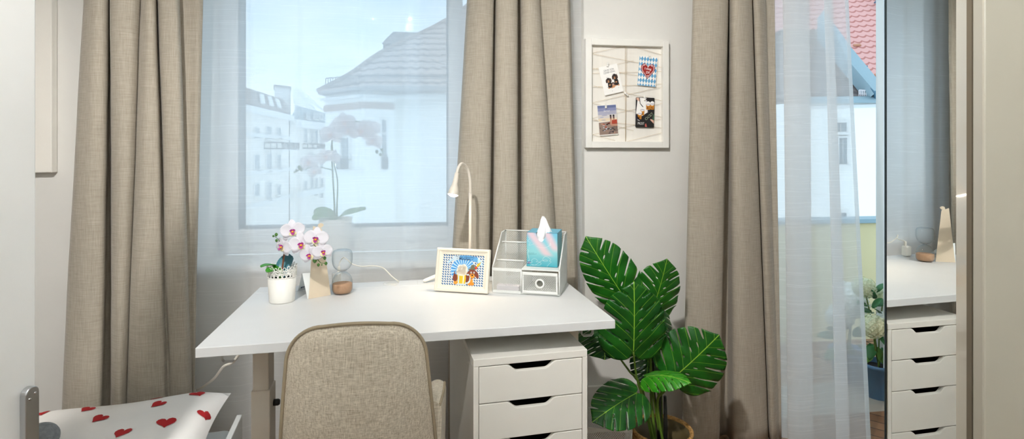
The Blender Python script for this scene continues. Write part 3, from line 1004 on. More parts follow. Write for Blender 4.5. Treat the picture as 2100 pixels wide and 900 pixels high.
MB().lathe([(0, -.004), (.0085, -.002), (.0095, .02), (.012, .045), (.019, .068), (.0222, L - .003), (.0215, L), (.0195, L - .004), (.016, .066), (0, .06)], 28, M=hm_).build('lamp_head', m_lampwhite, lamp)
MB().lathe([(0, L - .008), (.0188, L - .006), (.0182, L - .002), (.0150, L + .0025), (.008, L + .0052), (0, L + .006)], 24, M=hm_).build('bulb', m_bulb, lamp)
ld = bpy.data.lights.new('desk_lamp_light', 'SPOT'); ld.energy, ld.color, ld.shadow_soft_size, ld.spot_size, ld.spot_blend = 3.2, (1, .82, .60), .018, R(125), .8
lo = bpy.data.objects.new('desk_lamp_light', ld); COL.objects.link(lo)
lo.location = hB + ax * .012
lo.rotation_euler = Vector((0, 0, -1)).rotation_difference((ax + Vector((.12, -.10, 0))).normalized()).to_euler()

# ------------------------------------------------------------------ framed print on the desk
zb_ = DZ + .0008
A, B = PZ(889.5, 598, zb_), PZ(999.5, 605, zb_)
U = (B - A).normalized(); FW = (B - A).length
back = Vector((-U.y, U.x, 0))
tilt = R(13)
V = (Vector((0, 0, 1)) * math.cos(tilt) + back * math.sin(tilt))
FH = .160
pf = thing('picture_frame', 'off-white tabletop frame holding a beer mug and dog print, on the desk', 'picture frame', (A + B) / 2, math.atan2(U.y, U.x))
fr = Fr(A + Vector((0, 0, .0045)), U, V)
bw, bi = .0065, .0225
def sect(u0, v0, u1, v1):                       # frame rail profile by mitred loops
    return None
loops = [(0, 0, -.018), (0, 0, -.002), (.003, .003, .0), (.009, .009, .0), (.0105, .0105, -.004), (bi - .004, bi - .004, -.009), (bi, bi, -.0095), (bi, bi, -.014)]
rows_ = []
for (i_, _, w_) in loops:
    rows_.append([fr(i_, i_, w_), fr(FW - i_, i_, w_), fr(FW - i_, FH - i_, w_), fr(i_, FH - i_, w_)])
mb = MB().grid(rows_, smooth=False, closed=True)
mb.build('frame', m_offwhite, pf)
MB().prism([(.002, .002), (FW - .002, .002), (FW - .002, FH - .002), (.002, FH - .002)], fr, -.0182, -.0165).build('back_board', m_kraft, pf)
es = Fr(fr(FW / 2, 0, -.0185), U, V)
e0, e1 = fr(FW / 2 - .02, FH * .7, -.0186), fr(FW / 2 + .02, FH * .7, -.0186)
f0 = fr(FW / 2 - .03, 0, 0) + back * .085; f1 = fr(FW / 2 + .03, 0, 0) + back * .085
for p_ in (f0, f1): p_.z = DZ + .001
MB().grid([[e0, e1], [f0, f1]], smooth=False).build('easel_back', m_kraft, pf, solid=.002)
# print artwork
c_paper = mat('print_paper', srgb(246, 238, 226), .6)
c_dblue = mat('print_lozenge_blue', srgb(58, 110, 160), .6)
c_sky = mat('print_blue', srgb(70, 150, 215), .6)
c_ray = mat('print_ray', srgb(190, 222, 240), .6)
c_ban = mat('print_banner', srgb(96, 164, 216), .6)
c_ban2 = mat('print_banner_pale', srgb(206, 222, 230), .6)
c_ink = mat('print_ink', srgb(30, 60, 92), .6)
c_foam = mat('print_foam', srgb(250, 240, 222), .6)
c_beer = mat('print_beer', srgb(240, 190, 40), .6)
c_dog = mat('print_brown', srgb(126, 58, 36), .6)
c_tan = mat('print_tan', srgb(240, 150, 44), .6)
c_hat = mat('print_hat', srgb(112, 108, 84), .6)
c_red = mat('print_red', srgb(214, 60, 36), .6)
c_feather = mat('print_feather', srgb(246, 190, 30), .6)
c_blk = mat('print_black', srgb(28, 26, 26), .6)
c_wht = mat('print_white', srgb(250, 248, 244), .6)
iw, ih = FW - 2 * bi, FH - 2 * bi
pr = Fr(fr(bi, bi, -.0135), U, V)
art = MB()
def ell(cx, cy, rx, ry, n=28, a0=0.0, a1=2 * PI, rot=0.0):
    o = []
    full = abs(a1 - a0 - 2 * PI) < 1e-6
    for k in range(n if full else n + 1):
        a = a0 + (a1 - a0) * k / n
        x, y = rx * math.cos(a), ry * math.sin(a)
        o.append((cx + x * math.cos(rot) - y * math.sin(rot), cy + x * math.sin(rot) + y * math.cos(rot)))
    return o
def sc_(pl): return [(x * iw, y * ih) for x, y in pl]
art.flat([(0, 0), (iw, 0), (iw, ih), (0, ih)], pr, 0, 0)
nx, ny = 17, 13
for i in range(nx):
    for j in range(ny):
        x0, y0 = (i + .5) / nx, (j + .5) / ny
        skew = .18 / nx
        a, b = .5 / nx, .5 / ny
        art.flat(sc_([(x0 - a * .95, y0 + b * .25), (x0 - .02 / nx - a * .25, y0 + b), (x0 + a * .95, y0 - b * .25), (x0 + .02 / nx + a * .25, y0 - b)]), pr, 1, 1)
cxy = (.50, .50); rx_, ry_ = .29, .43
art.flat(sc_(ell(*cxy, rx_ * 1.03, ry_ * 1.03, 40)), pr, 2, 2); art.flat(sc_(ell(*cxy, rx_, ry_, 40)), pr, 3, 3)
for k in range(24):
    a = 2 * PI * k / 24
    art.flat(sc_([cxy, (cxy[0] + rx_ * .98 * math.cos(a - .055), cxy[1] + ry_ * .98 * math.sin(a - .055)), (cxy[0] + rx_ * .98 * math.cos(a + .055), cxy[1] + ry_ * .98 * math.sin(a + .055))]), pr, 4, 4)
art.flat(sc_([(.10, .66), (.26, .84), (.30, .92), (.14, .78)]), pr, 5, 4)
art.flat(sc_([(.25, .78), (.40, .84), (.62, .85), (.84, .76), (.84, .93), (.62, .985), (.40, .97), (.25, .95)]), pr, 6, 5)
art.flat(sc_([(.25, .78), (.40, .84), (.40, .97), (.25, .95)]), pr, 7, 6)
art.flat(sc_([(.84, .76), (.97, .66), (.95, .78), (.84, .93)]), pr, 6, 4)
art.text('Herzlich willkommen', pr, .53 * iw, .925 * ih, .0085, 8, 7, -.02)
art.text('\u2013 M\u00fcnchen \u2013', pr, .53 * iw, .865 * ih, .0125, 8, 7, -.02, bold=.02)
art.flat(sc_([(.39, .06), (.58, .06), (.60, .42), (.37, .42)]), pr, 9, 9)                   # beer
art.flat(sc_([(.405, .08), (.43, .08), (.42, .40), (.395, .40)]), pr, 10, 4); art.flat(sc_([(.515, .08), (.54, .08), (.55, .40), (.52, .40)]), pr, 10, 8)
for (ex, ey, ew, eh) in ((.40, .46, .05, .12), (.48, .52, .09, .16), (.56, .50, .06, .15), (.48, .42, .13, .10), (.42, .58, .05, .10), (.53, .60, .06, .10)):
    art.flat(sc_(ell(ex, ey, ew, eh)), pr, 10, 8)
art.flat(sc_([(.37, .03), (.60, .03), (.585, .075), (.385, .075)]), pr, 10, 6)
hnd = [(.60, .36), (.66, .37), (.69, .28), (.68, .16), (.64, .10), (.585, .10)]
for q in range(len(hnd) - 1):
    (x0, y0), (x1, y1) = hnd[q], hnd[q + 1]
    art.flat(sc_([(x0 - .012, y0 + .02), (x1 - .012, y1 + .02), (x1 + .012, y1 - .02), (x0 + .012, y0 - .02)]), pr, 13, 6)
art.flat(sc_(ell(.33, .25, .06, .12)), pr, 9, 10); art.flat(sc_([(.28, .30), (.30, .46), (.315, .46), (.31, .30)]), pr, 9, 10)   # hind part, tail
art.flat(sc_(ell(.345, .10, .045, .06)), pr, 9, 11)
art.flat(sc_(ell(.655, .22, .075, .17)), pr, 9, 10); art.flat(sc_(ell(.685, .09, .05, .06)), pr, 11, 11); art.flat(sc_(ell(.745, .085, .045, .055)), pr, 11, 11); art.flat(sc_(ell(.72, .17, .035, .07)), pr, 10, 11)
art.flat(sc_(ell(.73, .42, .10, .13)), pr, 11, 10); art.flat(sc_(ell(.635, .38, .04, .12, rot=-.3)), pr, 12, 10); art.flat(sc_(ell(.835, .38, .045, .12, rot=.3)), pr, 12, 10)
art.flat(sc_(ell(.735, .33, .06, .075)), pr, 12, 11); art.flat(sc_(ell(.735, .355, .02, .025)), pr, 13, 14)
for ex in (.705, .775):
    art.flat(sc_(ell(ex, .44, .017, .03)), pr, 13, 15); art.flat(sc_(ell(ex, .435, .009, .018)), pr, 14, 14)
art.flat(sc_([(.635, .52), (.83, .55), (.835, .58), (.79, .60), (.77, .70), (.70, .68), (.685, .58), (.64, .555)]), pr, 13, 12)
art.flat(sc_(ell(.815, .60, .028, .045)), pr, 14, 13); art.flat(sc_([(.82, .62), (.84, .72), (.93, .80), (.89, .68), (.835, .61)]), pr, 14, 16)
art.build('print', [c_paper, c_dblue, c_wht, c_sky, c_ray, c_ban, c_ban2, c_ink, c_foam, c_beer, c_dog, c_tan, c_hat, c_red, c_blk, c_wht, c_feather], pf)

# ------------------------------------------------------------------ wire desk organizer
def wire_panel(mb, O, U_, V_, w, hgt, cell=.0072, t=.00095, clip=None):
    """expanded-metal mesh: diamond lattice of thin strips, clipped to an optional polygon (u, v)"""
    fr_ = Fr(O, U_, V_)
    cx_, cy_ = cell, cell * .62
    def inside(u_, v_):
        if clip is None:
            return 0 <= u_ <= w and 0 <= v_ <= hgt
        c = False
        n = len(clip); j = n - 1
        for i in range(n):
            (xi, yi), (xj, yj) = clip[i], clip[j]
            if (yi > v_) != (yj > v_) and u_ < (xj - xi) * (v_ - yi) / (yj - yi) + xi: c = not c
            j = i
        return c
    for i in range(-1, int(w / cx_) + 2):
        for j in range(-1, int(hgt / cy_) + 2):
            c0 = (i * cx_ + (cx_ / 2 if j % 2 else 0), j * cy_)
            for sg in (-1, 1):
                c1 = (c0[0] + sg * cx_ / 2, c0[1] + cy_)
                if inside(*c0) and inside(*c1):
                    d0 = Vector((c1[0] - c0[0], c1[1] - c0[1])).normalized()
                    n_ = Vector((-d0.y, d0.x)) * t / 2
                    p_ = [fr_(c0[0] + n_.x, c0[1] + n_.y), fr_(c0[0] - n_.x, c0[1] - n_.y), fr_(c1[0] - n_.x, c1[1] - n_.y), fr_(c1[0] + n_.x, c1[1] + n_.y)]
                    mb.add(p_, [[0, 1, 2, 3]])
def bar(mb, a, b, r=.0026, m=0):
    mb.tube([a, b], r, 6, m)
oz = DZ + .001
A, B = PZ(1010.5, 599, oz), PZ(1147, 607.5, oz)
U = (B - A).normalized(); OW = (B - A).length; W_ = Vector((-U.y, U.x, 0)); OD = .20; ZZ = Vector((0, 0, 1))
org = thing('desk_organizer', 'white wire-mesh desk organizer with file slots and a small drawer, on the desk corner', 'desk organizer', (A + B) / 2 + W_ * OD / 2, math.atan2(U.y, U.x))
def O_(x, y, z): return A + U * x + W_ * y + ZZ * z
XS = OW * .435; HF, HB = .090, .205
side = [(0, 0), (OD, 0), (OD, HB), (OD * .70, HB), (0, HF + .004)]
mb = MB()
for x in (0.0, OW):
    wire_panel(mb, O_(x, 0, 0), W_, ZZ, OD, HB, clip=side)
mb.build('side_mesh', m_mesh, org, solid=.0009)
mb = MB()
for x in (0.0, OW):
    for k in range(5):
        (y0, z0), (y1, z1) = side[k], side[(k + 1) % 5]
        bar(mb, O_(x, y0, z0 + .003 * (z0 == 0)), O_(x, y1, z1 + .003 * (z1 == 0)), .003)
for (y0, z0, x0, x1) in ((0, .003, 0, OW), (OD, .003, 0, OW), (OD, HB, 0, OW)):
    bar(mb, O_(x0, y0, z0), O_(x1, y0, z0), .003)
bar(mb, O_(XS, 0, .003), O_(XS, 0, HF), .003); bar(mb, O_(XS, OD, .003), O_(XS, OD, HF), .003)
mb.build('wire_frame', m_mesh, org)
mb = MB(); wire_panel(mb, O_(0, OD, 0), U, ZZ, OW, HB); mb.build('back_mesh', m_mesh, org, solid=.0009)
mb = MB(); wire_panel(mb, O_(0, 0, 0), U, ZZ, XS, HF)
mb.build('front_mesh', m_mesh, org, solid=.0009)
MB().box(0, 1, 0, 1, 0, 1, M=Matrix.Translation(O_(.001, -.0028, .0)) @ Matrix((U, W_, ZZ)).transposed().to_4x4() @ Matrix.Diagonal((XS - .002, .0036, .010, 1))).build('front_rim', m_mesh, org)
MB().box(0, 1, 0, 1, 0, 1, M=Matrix.Translation(O_(.001, -.0028, HF - .008)) @ Matrix((U, W_, ZZ)).transposed().to_4x4() @ Matrix.Diagonal((XS - .002, .0036, .011, 1))).build('front_rim', m_mesh, org)
for (y, z) in ((.052, .112), (.125, .170)):
    mb = MB(); wire_panel(mb, O_(.004, y, 0), U, ZZ, XS - .006, z); dv = mb.build('divider', m_mesh, org, solid=.0009)
    mb = MB(); bar(mb, O_(.004, y, z), O_(XS, y, z), .0036); mb.build('divider_rim', m_mesh, dv)
def obox(mb, x0, x1, y0, y1, z0, z1, bev=.0, m=0):
    mb.box(0, x1 - x0, 0, y1 - y0, 0, z1 - z0, bev, m, Matrix.Translation(O_(x0, y0, z0)) @ Matrix((U, W_, ZZ)).transposed().to_4x4())
    return mb
mb = MB(); wire_panel(mb, O_(XS, .0, 0), W_, ZZ, OD, HB - .03, clip=[(0, 0), (OD, 0), (OD, HF), (0, HF)]); mb.build('inner_mesh', m_mesh, org, solid=.0009)
obox(MB(), XS, OW, 0, OD, HF - .001, HF + .003, .001).build('shelf', m_mesh, org)
obox(MB(), 0, OW, .001, OD, .0005, .0018).build('floor_panel', m_mesh, org)
df_ = obox(MB(), XS + .005, OW - .005, -.0075, -.0035, .073, .084, .001)
obox(df_, XS + .005, OW - .005, -.0075, -.0035, .006, .016, .001)
obox(df_, XS + .005, XS + .011, -.0075, -.0035, .016, .073, .001); obox(df_, OW - .011, OW - .005, -.0075, -.0035, .016, .073, .001)
dw = df_.build('drawer', m_mesh, org)
XC = (XS + OW) / 2; ZC = .044
mb = MB()
frd = Fr(O_(XS + .005, -.0055, .006), U, ZZ)
tmp = MB(); wire_panel(tmp, O_(XS + .005, -.0055, .006), U, ZZ, OW - XS - .01, .078)
keep = MB()
for f_ in tmp.f:
    c = sum((tmp.v[i] for i in f_), Vector()) / 4
    if (c - O_(XC, -.0055, ZC)).length > .014:
        keep.add([tmp.v[i] for i in f_], [[0, 1, 2, 3]])
keep.build('drawer_mesh', m_mesh, dw, solid=.0009)
rg_ = [O_(XC + .0145 * math.cos(a), -.0068, ZC + .0145 * math.sin(a)) for a in [2 * PI * k / 32 for k in range(32)]]
rows_ = []
for (rr_, yy) in ((.0115, -.004), (.0115, -.0088), (.0125, -.0096), (.0170, -.0096), (.0178, -.0088), (.0178, -.004)):
    rows_.append([O_(XC + rr_ * math.cos(a), yy, ZC + rr_ * math.sin(a)) for a in [2 * PI * k / 32 for k in range(32)]])
MB().grid(rows_ + [rows_[0]], closed=True).build('finger_ring', m_mesh, dw)
paper = MB(); obox(paper, .012, XS - .012, .012, .044, .003, .024, .001)
tag(paper.build('paper_slips', mat('paper_slip', srgb(226, 220, 226), .8)), 'small stack of paper slips lying inside the mesh organizer front slot', 'paper')

# ------------------------------------------------------------------ tissue box on the organizer shelf
tz = DZ + .001 + HF + .0036
A2, B2 = PZ(1079, 545.5, tz), PZ(1146, 550, tz)
U2 = U; TW = .118; A2 = A2 + U * .002; B2 = A2 + U2 * TW; W2 = Vector((-U2.y, U2.x, 0)); THt = .128; TD = .118
tb = thing('tissue_box', 'turquoise and pink cube tissue box standing on the mesh organizer', 'tissue box', (A2 + B2) / 2 + W2 * TD / 2, math.atan2(U2.y, U2.x))
m_tb, ns_, ls_ = newmat('tissue_box_print')
o_ = N(ns_, 'ShaderNodeOutputMaterial'); p_ = N(ns_, 'ShaderNodeBsdfPrincipled', Roughness=.45)
tc_ = N(ns_, 'ShaderNodeTexCoord'); sp_ = N(ns_, 'ShaderNodeSeparateXYZ'); ls_.new(tc_.outputs['Object'], sp_.inputs[0])
mr_ = N(ns_, 'ShaderNodeMapRange'); mr_.inputs['From Min'].default_value, mr_.inputs['From Max'].default_value = 0, .128
ls_.new(sp_.outputs[2], mr_.inputs['Value'])
rp_ = N(ns_, 'ShaderNodeValToRGB'); ls_.new(mr_.outputs[0], rp_.inputs[0])
rp_.color_ramp.elements[0].color = srgb(60, 160, 178); rp_.color_ramp.elements[1].color = srgb(110, 186, 212)
e_ = rp_.color_ramp.elements.new(.45); e_.color = srgb(140, 202, 206)
nz_ = N(ns_, 'ShaderNodeTexNoise', Scale=22.0, Detail=1.0); ls_.new(tc_.outputs['Object'], nz_.inputs['Vector'])
mp_ = N(ns_, 'ShaderNodeMapping'); ls_.new(tc_.outputs['Object'], mp_.inputs['Vector'])
mp_.inputs['Rotation'].default_value = (0, R(-42), 0); mp_.inputs['Location'].default_value = (0, 0, 0)
s2 = N(ns_, 'ShaderNodeSeparateXYZ'); ls_.new(mp_.outputs[0], s2.inputs[0])
def mth(op, a, b=None):
    n = N(ns_, 'ShaderNodeMath', operation=op)
    for i, q in enumerate((a, b)):
        if q is None: continue
        if isinstance(q, (int, float)): n.inputs[i].default_value = q
        else: ls_.new(q, n.inputs[i])
    return n.outputs[0]
x_ = sp_.outputs[0]; z_ = sp_.outputs[2]
ln = mth('ABSOLUTE', mth('ADD', mth('ADD', mth('MULTIPLY', x_, .78), mth('MULTIPLY', z_, .62)), -.044))
ln2 = mth('ABSOLUTE', mth('SUBTRACT', x_, mth('SUBTRACT', .085, mth('MULTIPLY', z_, .52))))
bandA = N(ns_, 'ShaderNodeMapRange', interpolation_type='SMOOTHSTEP'); bandA.inputs['From Min'].default_value, bandA.inputs['From Max'].default_value, bandA.inputs['To Min'].default_value, bandA.inputs['To Max'].default_value = .002, .024, 1, 0
ls_.new(ln, bandA.inputs['Value'])
bandB = N(ns_, 'ShaderNodeMapRange', interpolation_type='SMOOTHSTEP'); bandB.inputs['From Min'].default_value, bandB.inputs['From Max'].default_value, bandB.inputs['To Min'].default_value, bandB.inputs['To Max'].default_value = .002, .026, 1, 0
ls_.new(ln2, bandB.inputs['Value'])
up_ = N(ns_, 'ShaderNodeMapRange', interpolation_type='SMOOTHSTEP'); up_.inputs['From Min'].default_value, up_.inputs['From Max'].default_value = .05, .075
ls_.new(z_, up_.inputs['Value'])
upA = N(ns_, 'ShaderNodeMapRange', interpolation_type='SMOOTHSTEP'); upA.inputs['From Min'].default_value, upA.inputs['From Max'].default_value = .035, .05
ls_.new(z_, upA.inputs['Value'])
front_ = N(ns_, 'ShaderNodeMapRange'); front_.inputs['From Min'].default_value, front_.inputs['From Max'].default_value, front_.inputs['To Min'].default_value, front_.inputs['To Max'].default_value = -.0585, -.055, 1, 0
ls_.new(sp_.outputs[1], front_.inputs['Value'])
fac_ = mth('MULTIPLY', mth('MULTIPLY', mth('MAXIMUM', mth('MULTIPLY', bandA.outputs[0], upA.outputs[0]), mth('MULTIPLY', bandB.outputs[0], up_.outputs[0])), front_.outputs[0]), .72)
mx_ = N(ns_, 'ShaderNodeMix', data_type='RGBA'); mx_.inputs[7].default_value = srgb(240, 194, 200)
ls_.new(fac_, mx_.inputs[0]); ls_.new(rp_.outputs[0], mx_.inputs[6]); ls_.new(mx_.outputs[2], p_.inputs['Base Color']); ls_.new(p_.outputs[0], o_.inputs['Surface'])
ft = Fr(A2, U2, ZZ)                                      # u right, v up, w towards the camera
nw = TW * .17
cxn = TW * .47
notch = [(cxn - nw + 2 * nw * k / 12, THt - .034 * math.sin(PI * k / 12) ** .7) for k in range(13)]
front = [(0, 0), (TW, 0), (TW, THt)] + notch[::-1] + [(0, THt)]
mb = MB()
mb.prism(front, ft, 0, -.0012)
bb = Fr(A2 + W2 * TD, -U2, ZZ)
mb.prism([(-TW, 0), (0, 0), (0, THt), (-TW, THt)], bb, 0, -.0012)
mb.prism([(0, 0), (TD, 0), (TD, THt), (0, THt)], Fr(B2, W2, ZZ), 0, -.0012); mb.prism([(0, 0), (TD, 0), (TD, THt), (0, THt)], Fr(A2, W2, ZZ), 0, .0012)
mb.prism([(0, 0), (TW, 0), (TW, TD), (0, TD)], Fr(A2, U2, W2), 0, .0012)
slot = [(cxn + nw * math.cos(PI * k / 12), (TD * .55) * math.sin(PI * k / 12)) for k in range(13)]
top_ = [(0, 0)] + [(cxn - nw, 0)] + slot[::-1][1:-1] + [(cxn + nw, 0), (TW, 0), (TW, TD), (0, TD)]
mb.prism(top_, Fr(A2 + ZZ * THt, U2, W2), 0, -.0012)
mb.build('carton', m_tb, tb)
lb_ = MB()
lb_.flat([(.0035, .0085), (.0145, .0100), (.0145, .0185), (.0035, .0170)], ft, 2, 0)
lb_.text('Tempo', ft, .009, .0137, .0046, 4, 1, .13, bold=.03)
lb_.build('brand_label', [mat('label_navy', srgb(26, 30, 110), .5), c_wht], tb)
tx = MB()
tx.text('Take the time', ft, .0075, .0490, .0038, 2, 0, .10, align='LEFT'); tx.text('to softly feel the moment', ft, .0075, .0448, .0038, 2, 0, .10, align='LEFT', sx=.8)
tx.build('lettering', c_ink, tb)
sw = MB()
def scrib(pts, r=.00032):
    q = cr([(a, b, 0) for a, b in pts], 8)
    sw.tube([ft(a.x, a.y, .0004) for a in q], r, 5)
k_ = TW / .128
scrib([(.002, .062), (.008, .060), (.004, .050), (.007, .038), (.010, .024), (.006, .019), (.012, .018)])
scrib([(.014, .012), (.022, .016), (.019, .023), (.030, .030), (.042, .024), (.037, .018), (.048, .018), (.056, .012), (.050, .006), (.034, .005), (.018, .006), (.015, .002)])
scrib([(.020, .005), (.034, .006), (.048, .016), (.060, .024), (.076, .027), (.080, .023), (.066, .022), (.062, .030), (.072, .040), (.084, .036), (.092, .030), (.088, .023), (.094, .020), (.086, .012), (.078, .002)])
scrib([(.006, .110), (.012, .104), (.004, .096), (.014, .090), (.008, .080), (.020, .082), (.030, .086)])
scrib([(.038, .076), (.056, .072), (.074, .074), (.088, .082), (.090, .090), (.094, .086), (.090, .082), (.094, .110)])
sw.build('swirl_print', c_wht, tb)
ts_ = MB()
base_c = A2 + U2 * cxn + W2 * (TD * .22) + ZZ * (THt - .012)
rows_ = []
for i in range(13):
    t = i / 12
    rad = [.019, .021, .024, .025, .0235, .021, .019, .0165, .0145, .012, .0095, .0075, .004][i]
    z = -.02 + .088 * t
    ring_ = []
    for k in range(36):
        a = 2 * PI * k / 36
        w = 1 + .22 * math.sin(3 * a + 2.2 * t) + .14 * math.sin(7 * a - 5 * t)
        w += .12 * noise.noise(Vector((math.cos(a) * 3, math.sin(a) * 3, t * 5)))
        off = U2 * (.010 * t - .016 * max(0, t - .55))
        ring_.append(base_c + off + U2 * rad * w * math.cos(a) * 1.15 + W2 * rad * w * math.sin(a) * .8 + ZZ * (z + .004 * math.sin(5 * a) * t))
    rows_.append(ring_)
ts_.grid(rows_, closed=True); ts_.cap(rows_[-1], smooth=True)
ts_.build('tissue', mat('tissue_paper', srgb(250, 250, 250), .9, sheen=.2), tb)
MB().box(0, 1, 0, 1, 0, 1, M=Matrix.Translation(A2 + U2 * .004 + W2 * .0025 + ZZ * .004) @ Matrix((U2, W2, ZZ)).transposed().to_4x4() @ Matrix.Diagonal((TW - .008, TD * .9, THt - .03, 1))).build('tissue_stack', mat('tissue_stack_paper', srgb(248, 248, 248), .9), tb)

# ------------------------------------------------------------------ hourglass
hgp = PZ(702, 601, DZ + .0006); 
hg = thing('hourglass', 'clear hourglass with beige sand in its lower bulb, standing on the desk', 'hourglass', hgp)
S = .0374; HT = .163
prof = []
half_ = [(.60, .0), (.85, .004), (.98, .014), (1.0, .026), (.995, .040), (.92, .056), (.72, .069), (.42, .078), (.20, .0805)]
for r_, z in half_: prof.append((S * r_, z))
for r_, z in reversed(half_): prof.append((S * r_, HT - z))
pp = cr([(a, 0, b) for a, b in prof], 4)
pl = [(max(0.0008, p.x), p.z) for p in pp]
pl = [(0, .0)] + pl + [(0, HT - .004)]
MB().lathe(pl, 40, hgp).build('glass_body', m_hglass, hg)
sp2 = [(0, .003)] + [(S * r_ * .965, max(z, .003)) for r_, z in half_[:4]] + [(S * .962, .036), (S * .9, .0375), (S * .5, .0385), (0, .039)]
MB().lathe(sp2, 40, hgp).build('sand', m_sand, hg)

# ------------------------------------------------------------------ folded card stand
def quadtri(mb, poly3, th, nrm):
    n = len(poly3)
    nrm = nrm.normalized() * th
    vs = [Vector(p) for p in poly3] + [Vector(p) + nrm for p in poly3]
    fs = [list(range(n)), [2 * n - 1 - i for i in range(n)]] + [[i, n + i, n + (i + 1) % n, (i + 1) % n] for i in range(n)]
    mb.add(vs, fs)
zc_ = DZ + .0008
K0, K1 = PZ(632.5, 613, zc_), PZ(678.5, 605, zc_)
Uk = (K1 - K0).normalized(); Wk = Vector((-Uk.y, Uk.x, 0)); KW = (K1 - K0).length
card = thing('folded_card', 'tall tapering kraft card stand folded like a tent, on the desk beside the hourglass', 'card', (K0 + K1) / 2, math.atan2(Uk.y, Uk.x))
lean = .012
def kp(u_, v_, w_=0.0): return K0 + Uk * u_ + ZZ * v_ + Wk * (lean * v_ / .26 + w_)
dK = 1.9; s_ = dK / F
kh = .262
KT0, KT1 = .0195 / .08 * KW, .0455 / .08 * KW
fk = Fr(K0, Uk, (ZZ + Wk * lean / .26))
front = [(0, 0), (KW, 0), (KW * .985, .012), (KT1 + .006, kh * .93), (KT1, kh * .965), (KT1 - .006, kh * .955), (KT0 + .003, kh * .985), (KT0 + .001, kh * .985), (.004, .03)]
mb = MB().prism(front, fk, 0, -.0007)
mb.build('front_panel', m_kraft, card)
tabp = [(KT1 - .010, kh * .955)] + [(KT1 + .002 + .0105 * math.cos(a), kh * .985 + .0085 * math.sin(a)) for a in [PI * 1.02 - PI * 1.02 * k / 12 for k in range(13)]] + [(KT1 + .006, kh * .958)]
MB().prism(tabp, fk, .0002, .0008).build('hook_tab', m_kraft, card)
B0, B1 = PZ(611, 596, zc_), PZ(640, 592, zc_)
T0, T1 = K0 + ZZ * .088 + Wk * .03 + Uk * -.012, K0 + ZZ * .088 + Wk * .03 + Uk * .03
mb = MB(); quadtri(mb, [B0, B1, T1, T0], .0007, Wk); bp_ = mb.build('back_panel', m_card, card)
Vb = ((T0 - B0) + (T1 - B1)) / 2
fb = Fr(B0, (B1 - B0), Vb - (B1 - B0) * (Vb.dot(B1 - B0) / (B1 - B0).length_squared))
tx = MB(); bwid = (B1 - B0).length
tx.flat([(.006, .026), (bwid * .55, .026), (bwid * .55, .031), (.006, .031)], fb, 2); tx.flat([(.006, .018), (.012, .018), (.012, .0245), (.006, .0245)], fb, 2); tx.flat([(.014, .021), (.017, .021), (.017, .0245), (.014, .0245)], fb, 2)
tx.build('printed_mark', c_ink, bp_)
mb = MB(); quadtri(mb, [K0 + Wk * .004 - Uk * .002, K0 + Wk * .005 + Uk * .035, T1 + Wk * -.001, T0 + Wk * -.001], .0007, -Wk); mb.build('inner_panel', m_card, card)

# ------------------------------------------------------------------ charger in the desk socket, cables, connector
cp_ = PZ(690, 586, DZ); 
ch = thing('phone_charger', 'white plug charger standing in the desk socket behind the hourglass', 'charger', (cp_.x, cp_.y, DZ), drot)
MB().box(-.017, .017, -.012, .016, .0025, .052, .004).build('charger_body', m_plug, ch, local=True)
MB().box(.004, .015, -.004, .004, .0525, .076, .002).build('cable_connector', m_cable, ch, local=True)
top_c = WM(ch) @ Vector((.0095, 0, .0765))
cab = cr([top_c, P(697, 538, 2.14), P(704, 528, 2.13), P(713, 533, 2.12), P(722, 541, 2.13), P(740, 546, 2.13), P(765, 545, 2.13), P(785, 549, 2.14), P(803, 566, 2.14), PZ(818, 577.5, DZ + .002)], 8)
MB().tube(cab, .0022, 8).build('cable', m_cable, ch)
ka, kb = PZ(868, 577, DZ + .006), PZ(896, 566, DZ + .02)
kd = (kb - ka); kn_ = kd.normalized()
rows_ = []
sd = kn_.cross(ZZ).normalized(); ud = sd.cross(kn_)
for t, wv, hv in ((0, .3, .3), (.03, .75, .75), (.1, 1, .9), (.45, 1, 1.05), (.8, .85, 1.0), (.97, .8, .9), (1, .4, .4)):
    c = ka + kd * t * 1.5 + ud * .001
    rows_.append([c + sd * .010 * wv * math.cos(a) + ud * .0075 * hv * math.sin(a) for a in [2 * PI * k / 16 for k in range(16)]])
mb = MB().grid(rows_, closed=True); mb.cap(rows_[0]); mb.cap(rows_[-1], flip=True)
tag(mb.build('connector_plug', m_plug), 'white moulded connector lying over the desk slot behind the framed print', 'plug')
cab = cr([P(492, 722, 1.83), P(478, 742, 1.83), P(458, 752, 1.84), P(440, 775, 1.95), P(418, 792, 2.10), PY(407, 798, 2.463), PY(394, 802, 2.466), PY(380, 806, 2.466)], 8)
tag(MB().tube(cab, .0045, 8).build('power_cable', m_cable), 'white power cable hanging from the left hook under the desk', 'cable')

# ------------------------------------------------------------------ memo board with cards and pegs
fx0, fx1 = PY(1201, 190, WY - .03).x, PY(1371.5, 190, WY - .03).x
fz1, fz0 = PY(1201, 78.5, WY - .03).z, PY(1201, 303, WY - .03).z
bd_ = thing('memo_board', 'white framed memo board strung with twine, hanging on the wall between two curtains', 'memo board', ((fx0 + fx1) / 2, WY, fz0))
fy = WY - .034
mb = MB(); framebox(mb, fx0, fx1, fz0, fz1, .031, fy, WY - .001, .0015)
mb.build('frame', m_white, bd_)
MB().box(fx0 + .02, fx1 - .02, WY - .008, WY - .003, fz0 + .02, fz1 - .02).build('back_panel', mat('memo_back', srgb(238, 234, 226), .8, var=.02, stretch=(8, 1, .5)), bd_)
mb = MB()
xa, xb = fx0 + .031, fx1 - .031; zz0, zz1 = fz0 + .031, fz1 - .031
zm = [zz1 - (zz1 - zz0) * k / 6 for k in range(7)]
def rel(px, py): return PY(px, py, WY - .02)
ys = WY - .016
rows_l = [128, 146, 178, 210, 242, 276]
